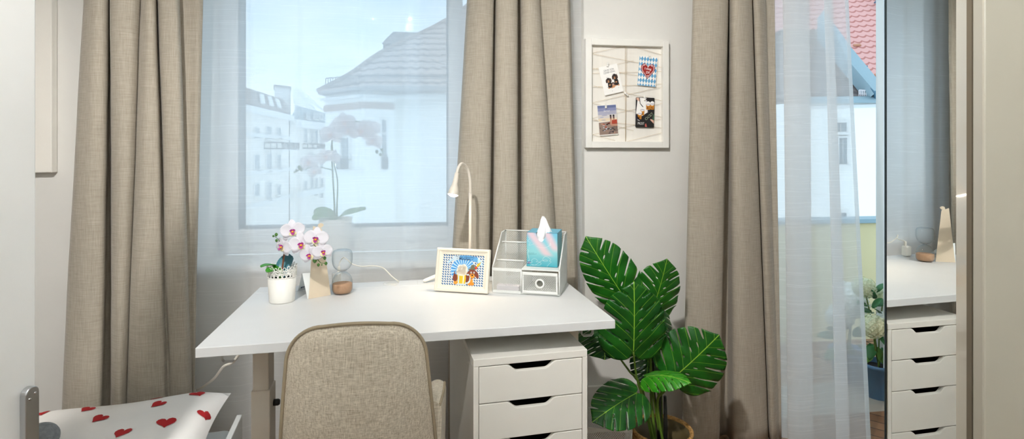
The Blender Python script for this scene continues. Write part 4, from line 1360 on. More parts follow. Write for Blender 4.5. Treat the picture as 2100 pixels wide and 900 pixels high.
strs = [((1216, 108), (1283, 92)), ((1216, 110), (1360, 138)), ((1216, 142), (1300, 124)), ((1216, 140), (1340, 160)), ((1216, 150), (1360, 146)), ((1216, 178), (1360, 172)), ((1218, 176), (1360, 206)), ((1216, 210), (1360, 178)),
        ((1216, 212), (1358, 240)), ((1216, 242), (1360, 212)), ((1216, 244), (1300, 268)), ((1216, 276), (1358, 243)), ((1216, 276), (1262, 288)), ((1286, 290), (1358, 272)), ((1302, 96), (1358, 112)), ((1283, 92), (1283, 290)), ((1286, 92), (1284, 290)), ((1216, 246), (1358, 262))]
for (a, b) in strs:
    pa_, pb_ = rel(*a), rel(*b)
    pa_.y = pb_.y = ys
    for p in (pa_, pb_):
        p.x = min(max(p.x, xa), xb); p.z = min(max(p.z, zz0), zz1)
    mb.tube([pa_, pb_], .0007, 5)
mb.build('twine', mat('twine', srgb(206, 184, 150), .9), bd_)

def wallcard(c4, label, drawer, mats, rc=.0045):
    """c4: photo pixels of the corners (top left, top right, bottom right, bottom left)"""
    yc = WY - .0195
    q = [PY(a, b, yc) for a, b in c4]
    U_ = ((q[1] - q[0]) + (q[2] - q[3])) / 2
    V_ = ((q[0] - q[3]) + (q[1] - q[2])) / 2
    w, h_ = U_.length, V_.length
    O = (q[0] + q[1] + q[2] + q[3]) / 4 - U_ / 2 - V_ / 2
    V_ = (V_ - U_ * (V_.dot(U_) / U_.length_squared))
    f = Fr(O, U_, V_)
    def rr_(x0, y0, x1, y1, r):
        o = []
        for (cx_, cy_, a0) in ((x1 - r, y1 - r, 0), (x0 + r, y1 - r, PI / 2), (x0 + r, y0 + r, PI), (x1 - r, y0 + r, 1.5 * PI)):
            for k in range(5):
                a = a0 + PI / 2 * k / 4
                o.append((cx_ + r * math.cos(a), cy_ + r * math.sin(a)))
        return o
    mb = MB().prism(rr_(0, 0, w, h_, rc), f, 0, -.0006)
    drawer(mb, f, w, h_)
    o = mb.build('postcard', mats)
    tag(o, label, 'postcard', 'postcards on the memo board')
    return f, w, h_
def clipx(pl, w, h_, e=.0004):
    return [(min(max(x, e), w - e), min(max(y, e), h_ - e)) for x, y in pl]

def art_dogs(mb, f, w, h_):
    S = lambda pl: [(x * w, y * h_) for x, y in pl]
    mb.text('GRUSS VON', f, .50 * w, .835 * h_, .0125, 1, 1, 0, sx=.78)
    mb.text('DEINER GANG', f, .50 * w, .755 * h_, .0125, 1, 1, 0, sx=.72)
    for (x, y) in ((.62, .66), (.86, .64), (.32, .60), (.66, .47), (.88, .40), (.24, .26), (.80, .17), (.44, .10), (.22, .44)):
        mb.flat(S(ell(x, y, .014, .01, 10)), f, 1, 2)
    for (cx_, b, s) in ((.38, .20, 1.0), (.74, .24, 1.15)):
        mb.flat(S([(cx_ - .11, b + .03), (cx_ + .13, b), (cx_ + .12, b + .17 * s), (cx_ + .05, b + .26 * s), (cx_ - .07, b + .25 * s), (cx_ - .10, b + .12)]), f, 1, 3)
        mb.flat(S(ell(cx_ - .02, b + .30 * s, .10, .075 * s)), f, 2, 3)
        mb.flat(S(ell(cx_ - .12, b + .27 * s, .05, .07 * s, rot=-.2)), f, 3, 4); mb.flat(S(ell(cx_ + .09, b + .28 * s, .05, .07 * s, rot=.2)), f, 3, 4)
        mb.flat(S(ell(cx_ - .03, b + .25 * s, .035, .045)), f, 4, 5); mb.flat(S(ell(cx_ - .03, b + .255 * s, .014, .012)), f, 5, 3)
        mb.flat(S(ell(cx_ + .0, b + .12 * s, .05, .022)), f, 3, 5)
        mb.flat(S(ell(cx_ - .07, b + .02, .05, .022)), f, 3, 5); mb.flat(S(ell(cx_ + .09, b + .015, .05, .022)), f, 3, 5)
    mb.flat(S(ell(.56, .31, .09, .085)), f, 3, 4); mb.flat(S(ell(.555, .29, .06, .06)), f, 4, 6); mb.flat(S(ell(.56, .25, .07, .05)), f, 5, 5)
wallcard([(1228, 138), (1265, 130), (1279, 187), (1240, 196.5)], 'white postcard with three dachshunds, pegged at the upper left of the memo board', art_dogs,
         [c_wht, mat('card_grey_ink', srgb(96, 96, 104), .7), mat('card_dots', srgb(130, 128, 130), .7), mat('card_dog_black', srgb(38, 30, 28), .7), mat('card_dog_brown', srgb(70, 48, 40), .7), mat('card_dog_tan', srgb(206, 146, 100), .7), mat('card_dog_grey', srgb(176, 150, 140), .7)])

def heart(cx, cy, s, n=36):
    o = []
    for k in range(n):
        a = 2 * PI * k / n
        o.append((cx + s * 16 * math.sin(a) ** 3 / 17, cy + s * 1.22 * (13 * math.cos(a) - 5 * math.cos(2 * a) - 2 * math.cos(3 * a) - math.cos(4 * a)) / 17))
    return o
def art_heart(mb, f, w, h_):
    nx_, ny_ = 6.5, 5.5
    for i in range(8):
        for j in range(13):
            cx_ = (i + (.5 if j % 2 else 0)) / nx_ * w; cy_ = j * .5 / ny_ * h_
            a, b = .5 / nx_ * w, .5 / ny_ * h_
            if j % 2 == 0:
                mb.flat(clipx([(cx_ - a, cy_), (cx_, cy_ - b), (cx_ + a, cy_), (cx_, cy_ + b)], w, h_), f, 1, 1)
    mb.flat(heart(.50 * w, .53 * h_, .41 * w), f, 2, 2)
    hp = heart(.50 * w, .535 * h_, .345 * w, 60)
    wav = []
    for k, (x, y) in enumerate(hp):
        cx_, cy_ = .5 * w, .535 * h_
        kk = 1 + (.05 if k % 2 else -.05)
        wav.append((cx_ + (x - cx_) * kk, cy_ + (y - cy_) * kk))
    for k in range(len(wav)):
        (x0, y0), (x1, y1) = wav[k], wav[(k + 1) % len(wav)]
        d = Vector((x1 - x0, y1 - y0)); 
        if d.length < 1e-6: continue
        n_ = Vector((-d.y, d.x)).normalized() * .0011
        mb.flat([(x0 + n_.x, y0 + n_.y), (x0 - n_.x, y0 - n_.y), (x1 - n_.x, y1 - n_.y), (x1 + n_.x, y1 + n_.y)], f, 3, 3)
    mb.text('I mog', f, .50 * w, .585 * h_, .0155, 4, 3, -.04, bold=.015, shear=.1); mb.text('Di!', f, .51 * w, .46 * h_, .0165, 4, 3, .03, bold=.015, shear=.1)
    for (x, y) in ((.29, .70), (.69, .695), (.52, .355)):
        for k in range(5):
            a = 2 * PI * k / 5
            mb.flat(ell(x * w + .0016 * math.cos(a), y * h_ + .0016 * math.sin(a), .0013, .0013, 10), f, 4, 3)
    mb.flat(ell(.80 * w, .245 * h_, .0016, .0022, 12), f, 2, 2)
wallcard([(1310.3, 114), (1347.5, 118), (1344.5, 178.5), (1307, 174.5)], 'blue and white lozenge postcard with a red gingerbread heart', art_heart,
         [c_wht, mat('card_blue', srgb(98, 166, 210), .7), mat('card_heart_red', srgb(160, 32, 26), .7), mat('card_icing', srgb(250, 236, 236), .7)], .001)

def art_city(mb, f, w, h_):
    S = lambda pl: [(x * w, y * h_) for x, y in pl]
    rnd = random.Random(3)
    bands = [(.985, .90, 1), (.90, .80, 2), (.80, .68, 3), (.68, .56, 4), (.56, .46, 5)]
    for (y1, y0, m_) in bands:
        mb.flat(S([(.012, y0), (.988, y0), (.988, y1), (.012, y1)]), f, 1, m_)
    for (x, y, a, b) in ((.35, .66, .16, .02), (.60, .70, .10, .03), (.9, .72, .09, .04), (.28, .505, .12, .012), (.2, .60, .1, .015)):
        mb.flat(S(clipx(ell(x, y, a, b), 1, 1, .013)), f, 2, 3)
    mb.flat(S([(.012, .025), (.988, .025), (.988, .46), (.012, .43)]), f, 2, 7)
    for k in range(46):
        x, y = rnd.uniform(.03, .80), rnd.uniform(.05, .40)
        a, b = rnd.uniform(.05, .16), rnd.uniform(.015, .04)
        mb.flat(S(clipx([(x, y), (x + a, y + rnd.uniform(-.02, .03)), (x + a - .03, y + b), (x + .02, y + b)], 1, 1, .013)), f, 3 + k % 3, rnd.choice((6, 6, 8, 9, 7, 10, 11) if y > .25 else (8, 9, 10, 7, 11, 9)))
    mb.flat(S([(.70, .36), (.985, .36), (.985, .50), (.72, .49)]), f, 7, 6); mb.flat(S([(.68, .30), (.985, .28), (.985, .34), (.68, .355)]), f, 7, 11)
    for x in range(5):
        mb.flat(S([(.75 + x * .05, .12), (.765 + x * .05, .12), (.765 + x * .05, .29), (.75 + x * .05, .29)]), f, 8, 10)
    for x in (.66, .82):
        mb.flat(S([(x - .042, .32 if x < .7 else .48), (x + .042, .32 if x < .7 else .48), (x + .045, .63), (x - .045, .63)]), f, 9, 11)
        mb.flat(S([(x - .03, .54), (x + .03, .54), (x + .03, .62), (x - .03, .62)]), f, 10, 9)
        mb.flat(S(ell(x, .635, .047, .03)), f, 10, 10)
    mb.text('Servus', f, .47 * w, .80 * h_, .012, 8, 0, .03, shear=.3)
wallcard([(1223, 216.5), (1262, 213.5), (1268, 275.5), (1229.5, 278.5)], 'postcard of a town with two domed church towers under a violet sky', art_city,
         [c_wht, mat('card_sky_a', srgb(104, 116, 158), .7), mat('card_sky_b', srgb(136, 142, 180), .7), mat('card_sky_c', srgb(176, 176, 196), .7), mat('card_sky_d', srgb(216, 210, 208), .7), mat('card_sky_e', srgb(232, 214, 186), .7),
          mat('card_roof', srgb(178, 66, 44), .7), mat('card_stone', srgb(150, 128, 116), .7), mat('card_white_roof', srgb(196, 200, 212), .7), mat('card_shade', srgb(70, 60, 66), .7), mat('card_night', srgb(26, 28, 34), .7), mat('card_brick', srgb(196, 146, 122), .7)])

def art_prost(mb, f, w, h_):
    S = lambda pl: [(x * w, y * h_) for x, y in pl]
    mb.flat(S([(.013, .42), (.10, .985), (.55, .985), (.62, .50), (.35, .38), (.013, .44)]), f, 1, 1)
    mb.flat(S([(.03, .985), (.16, .985), (.20, .86), (.03, .92)]), f, 2, 2)
    mb.flat(S([(.16, .985), (.20, .985), (.25, .80), (.42, .68), (.39, .66), (.22, .79)]), f, 2, 3)
    mb.flat(S([(.52, .985), (.58, .985), (.66, .50), (.61, .50)]), f, 2, 4)
    for (x, y) in ((.66, .74), (.88, .75), (.22, .42), (.36, .55)):
        mb.flat(S([(x - .10, y - .14), (x + .09, y - .15), (x + .11, y + .02), (x - .11, y + .03)]), f, 3, 5)
        mb.flat(S([(x - .06, y - .10), (x + .03, y - .12), (x + .02, y - .07), (x - .05, y - .05)]), f, 4, 6)
        mb.flat(S(clipx(ell(x, y + .06, .115, .075), 1, 1, .013)), f, 5, 1)
        mb.flat(S(clipx(ell(x, y + .04, .115, .02), 1, 1, .013)), f, 6, 4)
    mb.flat(S(ell(.64, .94, .10, .04)), f, 3, 3)
    for (x, y, rt) in ((.58, .30, .2), (.72, .38, .5), (.83, .44, .8)):
        mb.flat(S(ell(x, y, .075, .05, rot=rt)), f, 4, 7); mb.flat(S(ell(x, y, .05, .033, rot=rt)), f, 5, 3)
    mb.flat(S([(.90, .27), (.985, .25), (.985, .47), (.94, .44)]), f, 4, 8)
    mb.flat(S([(.78, .26), (.985, .13), (.985, .24), (.82, .29)]), f, 4, 2)
    mb.flat(S([(.52, .02), (.56, .02), (.53, .12), (.51, .12)]), f, 4, 9); mb.flat(S([(.58, .02), (.62, .02), (.57, .14), (.55, .12)]), f, 4, 9)
    mb.flat(S([(.013, .26), (.013, .44), (.24, .27), (.22, .22)]), f, 3, 10)
    mb.text('PROST', f, .29 * w, .125 * h_, .0175, 7, 1, .0, bold=-.005, sx=.66)
    mb.flat(S([(.10, .245), (.22, .215), (.22, .225), (.11, .26)]), f, 7, 1)
wallcard([(1303.5, 199.5), (1342, 200.5), (1341, 262), (1303, 260.5)], 'dark postcard of clinking beer mugs with the word PROST', art_prost,
         [c_blk, c_wht, mat('card_skin', srgb(224, 178, 156), .7), mat('card_deep', srgb(24, 20, 22), .7), mat('card_cloth', srgb(206, 200, 208), .7), mat('card_beer', srgb(198, 128, 36), .7), mat('card_beer_dark', srgb(120, 70, 26), .7), mat('card_pale_green', srgb(150, 158, 132), .7), mat('card_green', srgb(70, 110, 84), .7), mat('card_pink', srgb(220, 110, 100), .7), mat('card_navy', srgb(30, 30, 52), .7)])

def peg(px, py, rot, label):
    c = PY(px, py, WY - .022)
    t = thing('clothes_peg', label, 'peg', c, 0, 'mini pegs on the memo board')
    M_ = Matrix.Translation(c) @ Matrix.Rotation(-rot, 4, 'Y')
    MB().box(-.0042, .0042, -.0050, -.0020, -.012, .012, .0008, M=M_).build('front_jaw', m_white, t)
    MB().box(-.0042, .0042, .0008, .0022, -.012, .012, .0005, M=M_).build('back_jaw', m_white, t)
    MB().box(-.0046, .0046, -.0054, .0026, -.001, .0004, M=M_).build('spring', m_metal, t)
peg(1246, 132, -.1, 'white mini peg holding the dachshund postcard')
peg(1332, 116, .3, 'white mini peg holding the gingerbread heart postcard')
peg(1242.5, 217, -.06, 'white mini peg holding the church tower postcard')
peg(1322, 201, -.05, 'white mini peg holding the beer mug postcard')
peg(1284, 193, .9, 'empty white mini peg tilted on the middle of the memo board')
# ------------------------------------------------------------------ monstera
SH = [(-.115, .09), (-.135, .20), (-.11, .33), (-.01, .44), (.14, .50), (.30, .505), (.46, .48), (.62, .43), (.76, .345), (.87, .22), (.94, .10), (1.0, .0)]
def half_outline(slits, rnd):
    """one side of the leaf (a >= 0): from the notch at the stalk to the tip, with slits cut in from the margin"""
    dense = cr([(0, .012, 0), (-.06, .035, 0)] + [(b, a, 0) for b, a in SH], 6)
    pts = [(p.y, p.x) for p in dense]
    out = []
    seglen = [0]
    for i in range(1, len(pts)):
        seglen.append(seglen[-1] + math.dist(pts[i], pts[i - 1]))
    cuts = []
    for (bo_, depth, wd) in slits:
        i = min(range(len(pts)), key=lambda k: abs(pts[k][1] - bo_) + (0 if pts[k][0] > .15 or bo_ > .85 else 9))
        cuts.append((i, depth, wd))
    used = dict((i, (dp, wd)) for i, dp, wd in cuts)
    skip = set()
    for i in used:
        skip |= {i - 1, i, i + 1}
    i = 0
    while i < len(pts):
        if i in used:
            dp, wd = used[i]
            a, b = pts[i]
            ai, bi_ = a * (1 - dp), b - a * dp * .62           # slit runs along the vein, back towards the stalk
            tx_, ty_ = a - ai, b - bi_
            L_ = math.hypot(tx_, ty_); nx_, ny_ = -ty_ / L_, tx_ / L_
            for t, w in ((1.0, 1.5), (.8, 1.0), (.5, .85), (.25, .7), (.06, .4)):
                out.append((ai + tx_ * t - nx_ * wd * w, bi_ + ty_ * t - ny_ * wd * w))
            out.append((ai, bi_))
            for t, w in ((.06, .4), (.25, .7), (.5, .85), (.8, 1.0), (1.0, 1.5)):
                out.append((ai + tx_ * t + nx_ * wd * w, bi_ + ty_ * t + ny_ * wd * w))
        elif i not in skip:
            out.append(pts[i])
        i += 1
    return out
def pip(p, poly):
    x, y = p; c = False; n = len(poly); j = n - 1
    for i in range(n):
        xi, yi = poly[i]; xj, yj = poly[j]
        if (yi > y) != (yj > y) and x < (xj - xi) * (y - yi) / (yj - yi) + xi: c = not c
        j = i
    return c
def leaf_flat(seed, nslit=5):
    rnd = random.Random(seed)
    outline = []
    bs = [.20, .40, .58, .73, .86][:nslit]
    hl = half_outline([(b + rnd.uniform(-.03, .03), rnd.uniform(.42, .66), rnd.uniform(.010, .017)) for b in bs], rnd)
    hr = half_outline([(b + rnd.uniform(-.03, .03), rnd.uniform(.42, .66), rnd.uniform(.010, .017)) for b in bs], rnd)
    outline = hl + [(-a, b) for a, b in hr[::-1][1:]]
    holes = []
    for sg in (-1, 1):
        for b in (.10, .26, .42, .57):
            if rnd.random() < .85:
                a = rnd.uniform(.09, .13); bb = b + a * .6
                hl_, hw_ = rnd.uniform(.022, .045), rnd.uniform(.008, .012)
                ro = math.atan2(.62, 1.0)
                holes.append([(sg * q[0], q[1]) for q in ell(a, bb, hl_, hw_, 10, rot=ro)])
    for h_ in holes:
        if not all(pip(p, outline) for p in h_):
            h_.clear()
    holes = [h_ for h_ in holes if h_]
    vs = [Vector(p) for p in outline]; ed = [(i, (i + 1) % len(outline)) for i in range(len(outline))]
    for h_ in holes:
        b = len(vs); vs += [Vector(p) for p in h_]; ed += [(b + i, b + (i + 1) % len(h_)) for i in range(len(h_))]
    for i in range(-14, 15):
        for j in range(-3, 27):
            p = (i / 28, j / 26 + (.5 / 26 if i % 2 else 0))
            if pip(p, outline) and not any(pip(p, h_) for h_ in holes):
                vs.append(Vector(p))
    r = delaunay_2d_cdt(vs, ed, [], 0, 1e-5)
    V_, F_ = r[0], r[2]
    keep = []
    for f_ in F_:
        c = (sum(V_[i].x for i in f_) / len(f_), sum(V_[i].y for i in f_) / len(f_))
        if pip(c, outline) and not any(pip(c, h_) for h_ in holes):
            keep.append(list(f_))
    return V_, keep
def monstera_leaf(parent, base, tip, width, nrm, seed, m=None, fold=.25, droop=.18, wav=.02, label=None, mats=None, name='leaf'):
    base, tip = Vector(base), Vector(tip)
    Bv = tip - base; L_ = Bv.length; Bn = Bv / L_
    nrm = Vector(nrm); nrm = (nrm - Bn * nrm.dot(Bn)).normalized()
    An = Bn.cross(nrm)
    V_, Fs = leaf_flat(seed)
    mb = MB(); uv = []
    vs = []
    for v in V_:
        a, b = v.x, v.y
        hgt = -fold * abs(a) ** 1.6 * width * 1.6 + fold * .10 * abs(a) ** .7 * width
        hgt += droop * L_ * (b * (1 - b)) * 1.2
        hgt += wav * width * math.sin(b * 22 + (3 if a > 0 else 0)) * abs(a) * 1.6
        vs.append(base + Bn * (b * L_) + An * (a * width) + nrm * hgt)
        uv.append((a, b))
    mb.add(vs, Fs, 0, True)
    mb.uv = uv
    n_ = (vs[Fs[0][1]] - vs[Fs[0][0]]).cross(vs[Fs[0][2]] - vs[Fs[0][0]])
    o = mb.build(name, mats or m_leaf, parent, solid=.0014)
    return o
MD = 2.18
mrim = P(1357, 876, MD); mrim.z = .247
mons = thing('potted_monstera', 'tall green monstera plant in a woven basket pot, standing between desk and curtain', 'potted plant', (mrim.x, mrim.y, 0))
PR = .118
mb = MB()
prof = [(0, .0), (PR * .80, .0), (PR * .86, .01)]
for k in range(17):
    z = .012 + .228 * k / 16
    prof.append((PR * (.86 + .16 * math.sin(min(1, z / .16) * PI / 2)) + (.0022 if k % 2 else -.0012), z))
for k in range(9):
    a = -PI * .4 + PI * 1.25 * k / 8
    prof.append((PR * 1.005 - .004 + .0065 * math.cos(a), .244 + .0065 * math.sin(a)))
prof += [(PR * .955, .236)]
mb.lathe(prof, 56, (mrim.x, mrim.y, 0))
mb.build('woven_basket', m_wicker, mons)
rb = MB()
for ph in (0, PI):
    rb.tube([Vector((mrim.x + (PR + .0035 * math.cos(28 * a + ph)) * math.cos(a), mrim.y + (PR + .0035 * math.cos(28 * a + ph)) * math.sin(a), .2485 + .0035 * math.sin(28 * a + ph))) for a in [2 * PI * k / 336 for k in range(336)]], .0042, 6, closed=True)
rb.build('braided_rim', m_wicker, mons)
MB().lathe([(PR * .95, .243), (PR * .90, .242), (PR * .80, .145), (PR * .78, .14)], 48, (mrim.x, mrim.y, 0)).build('pot_liner', m_potliner, mons)
MB().lathe([(PR * .80, .146), (PR * .4, .150), (0, .152)], 40, (mrim.x, mrim.y, 0)).build('soil', m_soil, mons)
tow = cw(0, -1).normalized()                    # towards the camera
rgt = cw(1, 0).normalized()
def L_(bx, by, tx, ty, w, d0, d1, nr, nu, seed, **k):
    """leaf by the photo pixels of stalk end and tip; nr / nu lean the face sideways / upwards"""
    base, tip = P(bx, by, d0), P(tx, ty, d1)
    nrm = tow + rgt * nr + ZZ * nu
    o = monstera_leaf(mons, base, tip, w / F * (d0 + d1) / 2, nrm, seed, **k)
    return base
lv = []
lv.append(L_(1278, 606, 1201, 484, 106, 2.24, 2.22, -.5, .45, 11, fold=.30, droop=.12))                   # top left
lv.append(L_(1336, 640, 1368, 530, 112, 2.27, 2.25, .35, .35, 12, fold=.22, droop=.10))                   # top right
lv.append(L_(1299, 722, 1300, 577, 140, 2.06, 2.02, .0, .3, 13, fold=.30, droop=.12))                     # centre
lv.append(L_(1243, 672, 1240, 738, 130, 2.22, 2.10, -.35, .9, 14, fold=.35, droop=.2))                    # under the desk corner
lv.append(L_(1386, 770, 1475, 686, 142, 2.10, 2.06, .15, .35, 15, fold=.22, droop=.10))                   # right
lv.append(L_(1326, 772, 1418, 786, 60, 2.12, 2.00, .0, 1.6, 16, fold=.55, droop=.35, mats=m_leaf_b))       # small pale leaf
lv.append(L_(1305, 806, 1214, 866, 104, 2.02, 1.90, -.25, .9, 17, fold=.28, droop=.2))                    # lower left
lv.append(L_(1330, 728, 1322, 796, 70, 2.24, 2.20, .2, .4, 18, fold=.3, droop=.1))                        # behind
lv.append(L_(1352, 650, 1366, 722, 66, 2.26, 2.24, .5, .1, 19, fold=.3, droop=.1))
# stalks
def stalk(pts, r0, r1, m=None):
    q = cr(pts, 8); n = len(q)
    MB().tube(q, [r0 + (r1 - r0) * i / (n - 1) for i in range(n)], 8).build('stem', m or m_stem, mons)
g = lambda dx_, dy_: Vector((mrim.x + dx_, mrim.y + dy_, .148))
def inner(px, py, d): return P(px, py, d)
stalk([g(-.02, .0), inner(1336, 820, 2.19), inner(1333, 720, 2.22), inner(1318, 650, 2.24), inner(1290, 618, 2.24), lv[0]], .007, .0035)
stalk([g(.01, .01), inner(1341, 800, 2.21), inner(1341, 700, 2.25), lv[1]], .006, .0035, m_darkstem)
stalk([g(-.03, -.01), inner(1322, 830, 2.15), inner(1306, 775, 2.11), lv[2]], .006, .0035)
stalk([g(-.03, .0), inner(1318, 800, 2.17), inner(1290, 760, 2.18), inner(1268, 728, 2.19), inner(1250, 684, 2.22), lv[3]], .005, .003)
stalk([g(.01, -.01), inner(1348, 828, 2.16), inner(1364, 800, 2.13), lv[4]], .007, .004)
stalk([g(.0, -.01), inner(1343, 830, 2.17), inner(1337, 792, 2.14), lv[5]], .005, .003)
stalk([g(-.03, -.02), inner(1330, 852, 2.14), inner(1316, 830, 2.06), inner(1310, 815, 2.03), lv[6]], .005, .0035)
stalk([g(.0, .01), inner(1350, 810, 2.21), inner(1342, 740, 2.25), lv[7]], .005, .003)
stalk([g(.01, .015), inner(1356, 790, 2.23), inner(1352, 700, 2.27), lv[8]], .005, .003)
for (a, b) in ((-.012, -.005), (.012, -.012)):
    q = [g(a, b), g(a, b) + ZZ * .13, g(a * .8, b * .8) + ZZ * .24]
    MB().tube(q, [.0085, .008, .006], 10).build('trunk', m_darkstem, mons)

# ------------------------------------------------------------------ mesh waste basket
wz = .318
WA, WB = PZ(1178, 875, wz), PZ(1296, 880, wz)
Uw = (WB - WA).normalized(); Ww = Vector((-Uw.y, Uw.x, 0)); bwid = (WB - WA).length
wb = thing('waste_basket', 'white wire-mesh waste basket standing behind the drawer unit, under the monstera', 'waste basket', ((WA + WB) / 2 + Ww * .08)[:2] + (0,), math.atan2(Uw.y, Uw.x))
ins = .016; dep = .16
mb = MB()
corner_t = [WA, WB, WB + Ww * dep, WA + Ww * dep]
cen = sum(corner_t, Vector()) / 4
corner_b = [Vector((cen.x + (c.x - cen.x) * .84, cen.y + (c.y - cen.y) * .84, .004)) for c in corner_t]
for k in range(4):
    k2 = (k + 1) % 4
    a0, a1, b0_, b1_ = corner_t[k], corner_t[k2], corner_b[k], corner_b[k2]
    Uu = a1 - a0; w_ = Uu.length; dn = ((b0_ + b1_) - (a0 + a1)) / 2; hh_ = dn.length
    inset = (w_ - (b1_ - b0_).length) / 2
    wire_panel(mb, a0, Uu, dn, w_, hh_, cell=.0085, t=.0019, clip=[(0, .012), (w_, .012), (w_ - inset, hh_), (inset, hh_)])
mb.build('wire_body', m_mesh, wb, solid=.001)
mb = MB()
for k in range(4):
    a0, a1 = corner_t[k], corner_t[(k + 1) % 4]
    d_ = (a1 - a0).normalized(); n2 = Vector((d_.y, -d_.x, 0)) * .0025
    vs = []
    for p in (a0 - d_ * .0025, a1 + d_ * .0025):
        vs += [p + n2, p - n2, p - n2 - ZZ * .013, p + n2 - ZZ * .013]
    mb.add(vs, [[0, 1, 2, 3], [7, 6, 5, 4], [0, 4, 5, 1], [1, 5, 6, 2], [2, 6, 7, 3], [3, 7, 4, 0]])
mb.build('rim', m_mesh, wb)
MB().grid([[corner_b[0], corner_b[1]], [corner_b[3], corner_b[2]]], smooth=False).build('base', m_mesh, wb, solid=.003)
mb = MB()
for k in range(4): mb.tube([corner_t[k] - ZZ * .006, corner_b[k]], .0024, 6)
for k in range(4):
    mb.tube([corner_t[k].lerp(corner_b[k], .5), corner_t[(k + 1) % 4].lerp(corner_b[(k + 1) % 4], .5)], .0012, 6)
mb.build('corner_wires', m_mesh, wb)

# ------------------------------------------------------------------ orchids
def petal(mb, O, X, Y, N_, ln, wd, cup=.25, m=0, n=8, back=.0):
    """an oval petal from O along Y, dished towards N_"""
    rows_ = []
    for i in range(n + 1):
        t = i / n
        w = wd * (math.sin(PI * min(1, t * .93 + .05)) ** .62)
        row = []
        for k in range(7):
            s_ = -1 + 2 * k / 6
            row.append(O + Y * (ln * t) + X * (w * .5 * s_) + N_ * (ln * (cup * (s_ * s_) * .22 * math.sin(PI * t) - back * t * t)))
        rows_.append(row)
    mb.grid(rows_, m)
def orchid_flower(parent, c, facing, size, roll=0.0, lipmats=None, pm=None):
    f = Vector(facing).normalized()
    X = ZZ.cross(f).normalized() if abs(f.z) < .95 else Vector((1, 0, 0))
    Y = f.cross(X)
    if roll:
        X, Y = X * math.cos(roll) + Y * math.sin(roll), Y * math.cos(roll) - X * math.sin(roll)
    mb = MB()
    for a in (90, 215, 325):
        a = R(a)
        d_ = X * math.cos(a) + Y * math.sin(a)
        petal(mb, c - f * size * .03, d_.cross(f), d_, f, size * .54, size * .36, .2, 0, back=.12)
    for a in (12, 168):
        a = R(a)
        d_ = X * math.cos(a) + Y * math.sin(a)
        petal(mb, c, d_.cross(f), d_, f, size * .56, size * .62, .35, 0, back=.10)
    o = mb.build('flower', pm or m_petal, parent, solid=.0006)
    lp = MB()
    d_ = (-Y * .75 + f * .65).normalized()
    petal(lp, c + f * size * .02, X, d_, f, size * .26, size * .16, .9, 0)
    for sx in (-1, 1):
        d2 = (X * sx * .7 + f * .7 + Y * .05).normalized()
        petal(lp, c + f * size * .02, Y, d2, X * -sx, size * .18, size * .13, .6, 0)
    lp.lathe([(0, -.5), (.6, -.35), (.85, 0), (.6, .35), (0, .5)], 10, M=Matrix.Translation(c + f * size * .10 - Y * size * .05) @ Matrix.Diagonal((size * .07, size * .07, size * .09, 1)), m=1)
    petal(lp, c + f * size * .015 - Y * size * .02, X, -Y, f, size * .24, size * .34, .2, 2)
    lp.build('lip', lipmats or [m_lip, m_yellow, m_petal_edge], o, solid=.0005)
    return o
def bud(parent, p, r, name='bud'):
    MB().lathe([(0, -1.25), (.55, -.9), (.95, -.2), (.9, .35), (.5, .9), (0, 1.15)], 12, M=Matrix.Translation(p) @ Matrix.Diagonal((r, r, r, 1))).build(name, m_bud, parent)
def strap_leaf(parent, pts, w, nrm, m, thick=.0016):
    q = cr(pts, 6); n = len(q)
    rows_ = []
    for i, p in enumerate(q):
        t = i / (n - 1)
        d_ = (q[min(i + 1, n - 1)] - q[max(i - 1, 0)]).normalized()
        sdir = d_.cross(Vector(nrm)).normalized(); up = sdir.cross(d_)
        ww = w * (.35 + .65 * math.sin(PI * min(1, (t * .80 + .12)))) if t < .97 else w * .25
        rows_.append([p + sdir * ww * s_ * .5 + up * (abs(s_) * w * .12) for s_ in (-1, -.5, 0, .5, 1)])
    return MB().grid(rows_).build('leaf', m, parent, solid=thick)

od = 1.88
ob = PZ(578.5, 617, DZ + .0008)
orc = thing('potted_orchid', 'small white orchid in a lace-rimmed white pot, standing on the desk by the card stand', 'potted plant', ob)
pr_, pt_ = .0425, .0495
PH = .128
lb0 = .088
mb = MB()
mb.lathe([(0, 0), (pr_ * .96, .0), (pr_, .003), (pr_ + (pt_ - pr_) * lb0 / PH, lb0), (pr_ + (pt_ - pr_) * lb0 / PH - .0015, lb0), (pr_ - .0015, .004), (0, .004)], 40, ob)
pot = mb.build('pot', m_potwhite, orc)
lc = MB()
def cyl(a, z): 
    r_ = pr_ + (pt_ - pr_) * z / PH
    return ob + Vector((r_ * math.cos(a), r_ * math.sin(a), z))
NB = 22
for k in range(NB):
    a = 2 * PI * k / NB; da = 2 * PI / NB
    z1 = .112
    def lp_(ca, cz, ra, rz, n=12, rot=0.0):
        pts_ = []
        for q in range(n):
            t = 2 * PI * q / n
            x, y = ra * math.cos(t), rz * math.sin(t)
            pts_.append(cyl(ca + (x * math.cos(rot) - y * math.sin(rot)) / .046, cz + x * math.sin(rot) + y * math.cos(rot)))
        lc.tube(pts_, .00125, 5, closed=True)
    lp_(a, lb0 + .0065, .0062, .0055)
    lp_(a + da * .28, .1085, .0046, .0075, rot=.5); lp_(a - da * .28, .1085, .0046, .0075, rot=-.5)
    lp_(a, .1195 + (.004 if k % 2 else 0), .0042, .0062)
    lp_(a + da * .5, .1155, .0030, .0042); lp_(a + da * .5, .0975, .0028, .0040)
    lc.tube([cyl(a + da * .5, lb0 - .002), cyl(a + da * .5, .093)], .001, 5)
lc.tube([cyl(2 * PI * k / 48, lb0) for k in range(48)], .0014, 6, closed=True)
lc.tube([cyl(2 * PI * k / 72, .1035 + .0022 * math.sin(k * PI / 2)) for k in range(72)], .0011, 5, closed=True)
